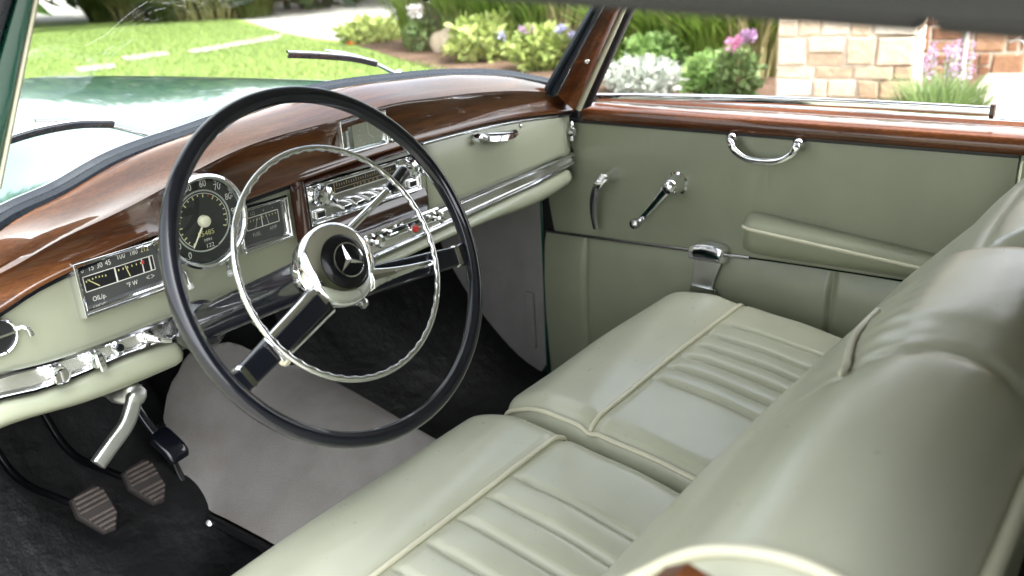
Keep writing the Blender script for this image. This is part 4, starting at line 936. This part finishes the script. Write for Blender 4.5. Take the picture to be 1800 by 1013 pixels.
# carpeted gearbox tunnel
mb = MB(); secs = []
edge = [(.0, -.655), (.2, -.650), (.43, -.645), (.56, -.648), (.635, -.648), (.69, -.60), (.722, -.52), (.720, -.45), (.700, -.395), (.66, -.35), (.62, -.32)]
crown = [(.0, -.615), (.2, -.590), (.40, -.548), (.56, -.512), (.66, -.492), (.735, -.455), (.78, -.42), (.80, -.38), (.80, -.34), (.79, -.30), (.78, -.26)]
E_ = catmull(edge, 5); C2 = catmull(crown, 5)
for k, t in enumerate(np.linspace(0, 1, 15)):
    x = -.255+.285*t; q = math.sin(t*math.pi/2)**.9
    zt_ = float(np.interp(x, [-.255, -.23, -.166, -.1, -.03, .03], [-.475, -.43, -.39, -.393, -.42, -.478])); row = []
    for a, b in zip(E_, C2):
        P = (x, a[0]*(1-q)+b[0]*q, a[1]*(1-q)+b[1]*q)
        row.append(row[-1] if row and (P[2] > zt_) else P)
    secs.append(row)
lastrow = secs[-1]
for t in np.linspace(.1, 1, 8):
    q = math.cos(t*math.pi/2)
    secs.append([(.03+.20*t, p[1], -.75*(1-q)+p[2]*q) for p in lastrow])
mb.loft(secs); tun = mb.build('tunnel_carpet', ['carpet'], car, sharp=0)
mb = MB(); bd = [(-.262, a, b-.012) for a, b in E_ if b < -.475]; mb.sweep(bd, rrect(.012, .018, .004), up=(0, 0, 1)); mb.build('carpet_binding', ['black_satin'], tun)
mb = MB(); P = PX(-.25, 376, 908); mb.lathe(P+np.array([-.012, -.006, -.004]), (-.5, -.6, .5), [(.006, -.01), (.006, .006), (.004, .010), (.0065, .011), (.0065, .016), (.0001, .018)], 16); mb.build('carpet_stud', ['satin_metal'], tun)
# kick panel ahead of the door, with its access slot
mb = MB(); q = [(948, 350), (770, 380), (762, 470), (775, 520), (800, 590), (828, 638), (850, 654), (900, 664), (942, 668), (960, 640)]
poly = [PX(.668, *a) for a in q]; mb.prism(poly, (.012, 0, 0)); kick = mb.build('kick_panel', ['carpet_shaded'], car, sharp=0, bevel=.003)
mb = MB(); a = PX(.666, 930, 512); b = PX(.666, 930, 608); mb.box((.662, a[1]-.004, (a[2]+b[2])/2), (.012, .026, a[2]-b[2])); mb.build('hinge_cover', ['carpet_shaded'], kick, sharp=0, bevel=.003)
mb = MB(); mb.box((.690, .60, -.46), (.03, .62, .66)); mb.build('side_wall', ['black_satin'], car, sharp=0)
mb = MB(); mb.box((.70, .415, -.05), (.05, .10, .09)); mb.build('pillar_foot', ['black_satin'], pil, sharp=0, bevel=.004)
mb = MB(); mb.sweep([(.672, .483, -.25), (.672, .485, -.5), (.672, .488, -.76)], rrect(.007, .007, .002), up=(1, 0, 0)); mb.build('door_jamb', ['green_paint'], car)
# pedals
def pedal(px, yv, tilt):
    c = PY(yv, *px); Rx = np.array([[1, 0, 0], [0, math.cos(tilt), -math.sin(tilt)], [0, math.sin(tilt), math.cos(tilt)]])
    mb = MB()
    shape = [(-.026, .036), (.016, .042), (.029, .028), (.030, -.018), (.014, -.044), (-.004, -.041), (-.029, .004)]
    F = lambda a, b, d: c+Rx@np.array([a, -d, b])
    mb.loft([[F(a, b, -.012) for a, b in shape], [F(a, b, 0) for a, b in shape], [F(a*.9, b*.9, .004) for a, b in shape]], 0, True, True, smooth=False)
    def span(b):
        xs_ = []
        for (a0, b0), (a1, b1) in zip(shape, shape[1:]+shape[:1]):
            if (b0-b)*(b1-b) < 0: xs_.append(a0+(a1-a0)*(b-b0)/(b1-b0))
        return min(xs_)+.004, max(xs_)-.004
    for k in range(9):
        b = -.034+.0083*k; u0, u1 = span(b)
        if k not in (4,): mb.box(F((u0+u1)/2, b, .0060), (u1-u0, .0042, .0048), 1, Rx)
    pd = mb.build('pedal', ['pedal_rubber', 'pedal_worn'], car, sharp=0, bevel=.0015)
    mb = MB(); mb.tube(catmull([c+np.array([0, .012, .0]), c+np.array([-.03, .06, .02]), c+np.array([-.06, .14, .06]), c+np.array([-.07, .22, .2])], 5), .007, 10); mb.build('pedal_arm', ['enamel_black'], pd)
    return pd
pedal((168, 898), .58, -.62)['label'] = 'worn brown rubber clutch pedal, the nearer one'
pedal((256, 850), .60, -.62)['label'] = 'worn brown rubber brake pedal, the farther one'
mb = MB(); c = PY(.60, 305, 792); mb.sweep(catmull([c+np.array([-.02, .10, .16]), c+np.array([-.015, .06, .07]), c+np.array([-.008, .03, .024])], 5), rrect(.014, .010, .003), up=(0, -.7, .7)); mb.sweep(catmull([c+np.array([-.008, .034, .030]), c+np.array([-.004, .020, .020]), c+np.array([.002, .000, .000]), c+np.array([.004, -.010, -.018])], 5), rrect(.042, .020, .008), up=(0, -.7, .7), scale=[.5, .8, .95]+[1.0]*10+[.96, .9, .75]); mb.build('accelerator', ['black_gloss'], car)
# handbrake
mb = MB(); yh = .42; A = PY(yh+.03, 205, 690); B = PY(yh, 240, 690); C_ = PY(yh-.01, 222, 745); D_ = PY(yh-.02, 172, 816)
mb.sweep(catmull([A+np.array([-.03, .1, .02]), A, B, B*.7+C_*.3, C_, C_*.4+D_*.6, D_], 6), rrect(.024, .016, .006), up=(0, -1, .2), scale=[.9]*6+[1.3]*6+[1.1]*6+[.95]*19); mb.build('handbrake', ['satin_metal'], car, sharp=60)

# ================================================================== garden
def flat(name, poly, z, mat, **pr):
    mb = MB(); mb.add([(a, b, -H+z) for a, b in poly], [tuple(range(len(poly)))], 0, False); return mb.build(name, [mat], None, sharp=0, fix=False, kind='structure', **pr)
flat('ground', [(-150, -150), (150, -150), (150, 150), (-150, 150)], 0.0, 'concrete')
G = lambda x, y: PZ(-H, x, y)[:2]
def blob(poly, n=6): return [tuple(p[:2]) for p in catmull([(a, b, 0) for a, b in poly], n, True)]
flat('lawn', blob([(-3, 3.2), (5.8, 3.9), (7.6, 6.8), (8.9, 9.6), (10.0, 13.2), (14, 22), (12, 30), (4, 42), (-20, 40), (-20, 3)]), .012, 'lawn')
flat('flower_bed', blob([(4.9, 3.4), (6.2, 5.6), (7.9, 8.6), (9.6, 11.2), (12.5, 13), (16, 10), (15, 3), (11, 0), (7, -2.4), (5.2, -2.2), (4.7, .5)]), .020, 'mulch')
for poly in ([(210, 103), (290, 92), (300, 99), (225, 110)], [(325, 92), (470, 66), (500, 60), (490, 71), (345, 96)], [(130, 122), (200, 114), (205, 122), (140, 130)]):
    flat('stepping_stone', [tuple(G(*q)) for q in poly], .03, 'flagstone')
def leaves(mb, C0, rad, n, size, mat=0, drop=.3, shell=.45, up=.3):
    C0 = np.array(C0); rad = np.array(rad)
    d = rng.normal(size=(n, 3)); d /= np.linalg.norm(d, axis=1)[:, None]
    r = shell+(1-shell)*rng.random(n)**.5
    lump = 1+.22*np.sin(5*d[:, 0]+3*d[:, 2]+rng.random()*6)*np.sin(4*d[:, 1]+2+rng.random()*6)
    P = C0+d*rad*(r*lump)[:, None]
    keep = P[:, 2] > -H+.01; P = P[keep]; d = d[keep]; n = len(P)
    a = rng.normal(size=(n, 3))+d*.6+np.array([0, 0, up]); a /= np.linalg.norm(a, axis=1)[:, None]
    b = np.cross(a, rng.normal(size=(n, 3))); b /= np.linalg.norm(b, axis=1)[:, None]
    s_ = size*(.6+.8*rng.random(n))[:, None]
    V = np.stack([P, P+a*s_*.5+b*s_*.28, P+a*s_, P+a*s_*.5-b*s_*.28], 1).reshape(-1, 3)
    mb.add(V, [(4*i, 4*i+1, 4*i+2, 4*i+3) for i in range(n)], mat, False)
def blades(mb, base, n, h, spread, wd, mat=0, rad=.12, droop=.5):
    for i in range(n):
        az = rng.random()*6.283; r0_ = rad*math.sqrt(rng.random()); p = np.array([base[0]+r0_*math.cos(az), base[1]+r0_*math.sin(az), base[2]])
        az2 = az+rng.normal()*.5; out = spread*(.3+.9*rng.random()); hh = h*(.6+.5*rng.random()); dv = np.array([math.cos(az2), math.sin(az2), 0]); sdv = np.array([-dv[1], dv[0], 0])*wd
        V = []
        for t in (0, .35, .65, .88, 1.0):
            q = p+dv*out*t**1.8+np.array([0, 0, hh*(t-droop*t**3*.6)]); k = 1-t**2
            V += [q-sdv*k, q+sdv*k]
        mb.add(V, [(0, 1, 3, 2), (2, 3, 5, 4), (4, 5, 7, 6), (6, 7, 9, 8)], mat, False)
def thing(ob, label, cat, group=None):
    ob['label'] = label; ob['category'] = cat
    if group: ob['group'] = group
    return ob
def shrub(name, px, dist_xy, hgt, wid, n, size, mat, label, cat, group=None, flowers=None):
    mb = MB(); c = np.array([*dist_xy, -H+hgt*.5])
    leaves(mb, c, (wid/2, wid/2, hgt/2), n, size, 0)
    for k in range(5): mb.tube([(dist_xy[0]+.02*k-.04, dist_xy[1]+.01, -H), (dist_xy[0]+(k-2)*wid*.12, dist_xy[1]+(k % 3-1)*wid*.12, -H+hgt*.5)], [.012, .005], 5, 1)
    ob = mb.build(name, [mat, 'bark'], None, sharp=0, fix=False)
    thing(ob, label, cat, group)
    if flowers: 
        for (fx, fy, fz, r, fm) in flowers:
            f = MB(); leaves(f, (fx, fy, fz), (r, r, r*.7), 90, r*.8, 0, shell=.2, up=.6); f.tube([(dist_xy[0], dist_xy[1], -H+hgt*.4), (fx, fy, fz)], .006, 5, 1); f.build('flower', [fm, 'leaf_green'], ob, sharp=0, fix=False)
    return ob
def at(px, py, X_): return PX(X_, px, py)          # a point in the bed at depth X
def grass(px, X_, top, wid, n, mat, label, py=None, group='ornamental grasses behind the flower bed', wd=.008):
    P = PX(X_, px, top); h = P[2]+H
    mb = MB(); 
    for k in range(4): blades(mb, (P[0]+(k-1.5)*wid*.18*.7, P[1]-(k-1.5)*wid*.18, -H), n//4, h*1.25, wid*.5, wd, 0, wid*.16, .45)
    blades(mb, (P[0], P[1], -H), n//5, h*1.1, wid*.4, wd, 1, wid*.3, .3)
    return thing(mb.build('ornamental_grass', [mat, 'blade_tan'], None, sharp=0, fix=False), label, 'grass clump', group)
grass(235, 13.6, -40, 3.2, 1800, 'blade_dark', 'tall grass clump at the far edge of the lawn, leftmost', group=None, wd=.03)
grass(365, 13.4, -40, 3.2, 1800, 'blade_dark', 'bushy dark grass clump beyond the lawn left of the driveway', group=None, wd=.03)
for px, X_, lb in ((770, 9.0, 'tall reedy grass behind the yellow green bush, at the driveway end'), (850, 8.8, 'tall reedy grass directly above the yellow green bush'), (925, 8.5, 'tall reedy grass behind the purple flower head'), (1000, 8.3, 'tall reedy grass beside the walnut windscreen pillar')):
    grass(px, X_, -90, 1.3, 1500, 'blade_green', lb, wd=.014)
for px, X_, lb in ((1150, 7.6, 'tall arching grass above the rounded green bush in the side window'), (1235, 7.4, 'tall arching grass behind the pink flowers'), (1330, 7.2, 'tall arching grass against the stone pillar')):
    grass(px, X_, -60, 1.2, 1400, 'blade_green', lb, wd=.014)
def bush(px, py, X_, wpx, hpx, n, size, mat, label, cat='bush', group=None, flowers=None):
    P = PX(X_, px, py); dep = np.dot(P-CAM, fw); wd = wpx/FPX*dep; top = PX(X_, px, py-hpx/2)[2]+H; 
    fl = None
    if flowers: fl = [(*PX(X_-.15+.1*i, fx, fy), r, fm) for i, (fx, fy, r, fm) in enumerate(flowers)]
    return shrub('shrub', None, (P[0], P[1]), max(.12, top), wd, n, size, mat, label, cat, group, fl)
bush(852, 78, 7.6, 130, 88, 900, .13, 'leaf_yellow', 'loose yellow green bush in the middle of the flower bed', flowers=[(880, 62, .05, 'petal_lavender')])
bush(655, 66, 9.2, 110, 60, 600, .14, 'leaf_yellow', 'low yellow green bush at the edge of the driveway')
bush(950, 88, 7.0, 95, 75, 700, .11, 'leaf_yellow', 'yellow green bush with purple and lavender flowers beside the windscreen pillar', flowers=[(926, 53, .06, 'petal_purple'), (985, 52, .05, 'petal_lavender'), (1008, 62, .045, 'petal_lavender')])
bush(740, 75, 8.2, 50, 90, 420, .10, 'leaf_green', 'slender pale green plant topped with a pale pink bloom', flowers=[(731, 20, .09, 'petal_white')])
bush(628, 88, 8.9, 44, 26, 200, .09, 'leaf_green', 'small plant with bright orange flowers at the lawn edge', 'flower', flowers=[(620, 80, .08, 'petal_orange'), (634, 88, .05, 'petal_orange'), (672, 80, .035, 'petal_orange')])
bush(1150, 92, 6.6, 105, 60, 900, .09, 'leaf_bright', 'rounded bright green bush in the side window')
bush(1130, 132, 5.9, 150, 56, 1500, .06, 'leaf_silver', 'low silvery white leaved ground plant above the walnut door sill', 'plant')
bush(1236, 128, 5.7, 55, 70, 420, .08, 'leaf_bright', 'leafy bright green plant left of the pink flowers', 'plant')
bush(1295, 120, 5.6, 70, 80, 520, .08, 'leaf_green', 'green plant carrying two round pink flowers beside the stone pillar', 'plant', flowers=[(1291, 77, .055, 'petal_pink'), (1314, 65, .055, 'petal_purple')])
# lavender in front of the pillar
P = PX(4.6, 1660, 130); mb = MB(); hg = PX(4.6, 1660, 105)[2]+H
blades(mb, (P[0], P[1], -H), 900, hg*.98, .22, .008, 0, .17, .3)
for k in range(30):
    az = rng.random()*6.28; r = .17*math.sqrt(rng.random()); h_ = hg*(.86+.28*rng.random()); q = np.array([P[0]+r*math.cos(az), P[1]+r*math.sin(az), -H+h_])
    mb.tube([(P[0]+r*.4*math.cos(az), P[1]+r*.4*math.sin(az), -H), q], .003, 4, 0); leaves(mb, q, (.012, .012, .05), 26, .018, 1, shell=.2)
thing(mb.build('lavender', ['leaf_green', 'petal_purple'], None, sharp=0, fix=False), 'lavender plant with purple spikes in front of the stone walls', 'plant')
def boulder(px, py, X_, r, label):
    P = PX(X_, px, py); mb = MB(); secs = []
    for i in range(13):
        t = math.pi*i/12; secs.append([])
        for j in range(20):
            u = 2*math.pi*j/20; k = 1+.14*math.sin(3*u+2*t)+.1*math.sin(5*u-3*t+1); secs[-1].append((P[0]+r*k*math.sin(t)*math.cos(u), P[1]+r*1.2*k*math.sin(t)*math.sin(u), max(-H-.02, P[2]-.0+r*.9*k*math.cos(t))))
    mb.loft(secs, 0, True); thing(mb.build('boulder', ['boulder_stone'], None, sharp=0), label, 'boulder')
boulder(795, 82, 8.3, .26, 'pale rounded boulder behind the yellow green bush')
# stone pillar and walls
def stonework(O, ux, uy, Wd, Ht, rows, mat_s, thick=.024, seed=1):
    # blocks of uneven ashlar on one face; returns the MB
    r = random.Random(seed); mb = MB(); O = np.array(O, float); ux = np.array(ux, float); uy = np.array(uy, float); nn = np.cross(ux, uy)
    mb.prism([O, O+ux*Wd, O+ux*Wd+uy*Ht, O+uy*Ht], -nn*.25, 1)
    z = 0
    while z < Ht-.02:
        h = min(r.choice(rows), Ht-z); x = 0
        while x < Wd-.01:
            wdt = min(r.choice((.1, .14, .2, .26, .34)), Wd-x)
            if Wd-x-wdt < .1: wdt = Wd-x
            split = r.random() < .3 and h > .18
            for (za, hh) in (((z, h*.45), (z+h*.45, h*.55)) if split else ((z, h),)):
                g = .008; j = lambda: r.uniform(-.008, .008)
                a = O+ux*(x+g+j())+uy*(za+g+j()); b = O+ux*(x+wdt-g+j())+uy*(za+g+j()); c = O+ux*(x+wdt-g+j())+uy*(za+hh-g+j()); d = O+ux*(x+g+j())+uy*(za+hh-g+j()); e = nn*(thick*r.uniform(.4, 1))
                cc = (a+b+c+d)/4; ins = lambda p: cc+(p-cc)*.9+e
                mb.add([a, b, c, d, ins(a), ins(b), ins(c), ins(d)], [(4, 5, 6, 7), (0, 1, 5, 4), (1, 2, 6, 5), (2, 3, 7, 6), (3, 0, 4, 7)], 0, False)
            x += wdt
        z += h
    return mb
A = PX(5.2, 1362, 180); B = PX(5.35, 1600, 180); ux = np.array([B[0]-A[0], B[1]-A[1], 0]); Wd = np.linalg.norm(ux); ux /= Wd
mb = stonework((A[0], A[1], -H), ux, (0, 0, 1), Wd, 1.55, (.09, .13, .17, .2), 'sandstone', seed=5)
side = np.cross(ux, (0, 0, 1))
mb2 = stonework(np.array([A[0], A[1], -H])+ux*Wd, -side, (0, 0, 1), .55, 1.55, (.09, .13, .17, .2), 'sandstone', seed=8); mb.add(mb2.v, mb2.f, 0, False)
thing(mb.build('stone_pillar', ['sandstone', 'mortar'], None, sharp=0, fix=True, bevel=.008), 'broad sunlit pillar of pale sandstone blocks outside the side window', 'pillar')
A2 = PX(7.4, 1560, 100); mb = stonework((A2[0], A2[1]+.4, -H), (.22, -.975, 0), (0, 0, 1), 5.0, 1.7, (.16, .2, .24), 'redstone', seed=11)
thing(mb.build('stone_wall', ['redstone', 'mortar'], None, sharp=0, bevel=.008), 'reddish brown stone wall behind the pillar and lavender', 'wall')
mb = MB(); P = PX(6.6, 1692, 110); mb.tube([(P[0], P[1], -H), (P[0], P[1], -H+1.5)], .03, 12); thing(mb.build('post', ['satin_metal'], None), 'thin grey metal post in front of the brown stone wall', 'post')
mb = MB(); P = PX(6.9, 1786, 82); mb.tube([P+np.array([0, .06*math.cos(t), .06*math.sin(t)]) for t in np.linspace(.6, 4.6, 18)], .006, 8); mb.tube([P+np.array([0, .06*math.cos(.6), .06*math.sin(.6)]), P+np.array([.5, .03, .06])], .006, 8); thing(mb.build('wall_hook', ['satin_metal'], None), 'curved steel hook on the brown stone wall', 'hook')
q = [(1700, 178), (1740, 130), (1800, 128), (1900, 160), (1900, 230), (1720, 230)]
flat('stone_path', [tuple(PZ(-H+.0, a, b)[:2]) for a, b in q], .03, 'flagstone')
# lawn blades: uncountable
n = 120000; gx = rng.uniform(.2, 13.5, n); gy = rng.uniform(3.4, 22, n)
ok = (gy > 3.6+.0*gx) & (gx < 5.6+(gy-3.9)*.47); gx, gy = gx[ok], gy[ok]; n = len(gx)
az = rng.uniform(0, 6.28, n); hh = rng.uniform(.03, .075, n); b = np.c_[gx, gy, np.full(n, -H+.01)]; sd_ = np.c_[np.cos(az), np.sin(az), np.zeros(n)]*.007
tp = b+np.c_[rng.normal(0, .02, n), rng.normal(0, .02, n), hh]
mb = MB(); V = np.stack([b-sd_, b+sd_, tp], 1).reshape(-1, 3); mb.add(V, [(3*i, 3*i+1, 3*i+2) for i in range(n)], 0, False)
go = mb.build('grass', ['blade_lawn'], None, sharp=0, fix=False); go['kind'] = 'stuff'; go['label'] = 'short bright green lawn grass beyond the hood'
# the wood past the garden: one far mass, seen in the polished hood and lacquer
mb = MB()
for k in range(26):
    az = math.radians(-35+6.2*k); dd = 30+4*math.sin(3*k); hg = 6.5+1.5*math.sin(k*2.1); tx, ty = dd*math.sin(az), dd*math.cos(az)
    mb.tube([(tx, ty, -H+hg*.3), (tx+.1, ty, -H+hg*.45), (tx, ty+.2, -H+hg*.8)], [.10, .09, .05], 6, 1)
    for j in range(5): leaves(mb, (tx+rng.normal()*1.4, ty+rng.normal()*1.4, -H+hg*(.25+.6*rng.random())), (2.4, 2.4, 1.8), 420, .6, 0, shell=.3)
wd_ = mb.build('treeline', ['leaf_dark', 'bark'], None, sharp=0, fix=False); wd_['kind'] = 'stuff'; wd_['label'] = 'dark wood far beyond the garden'
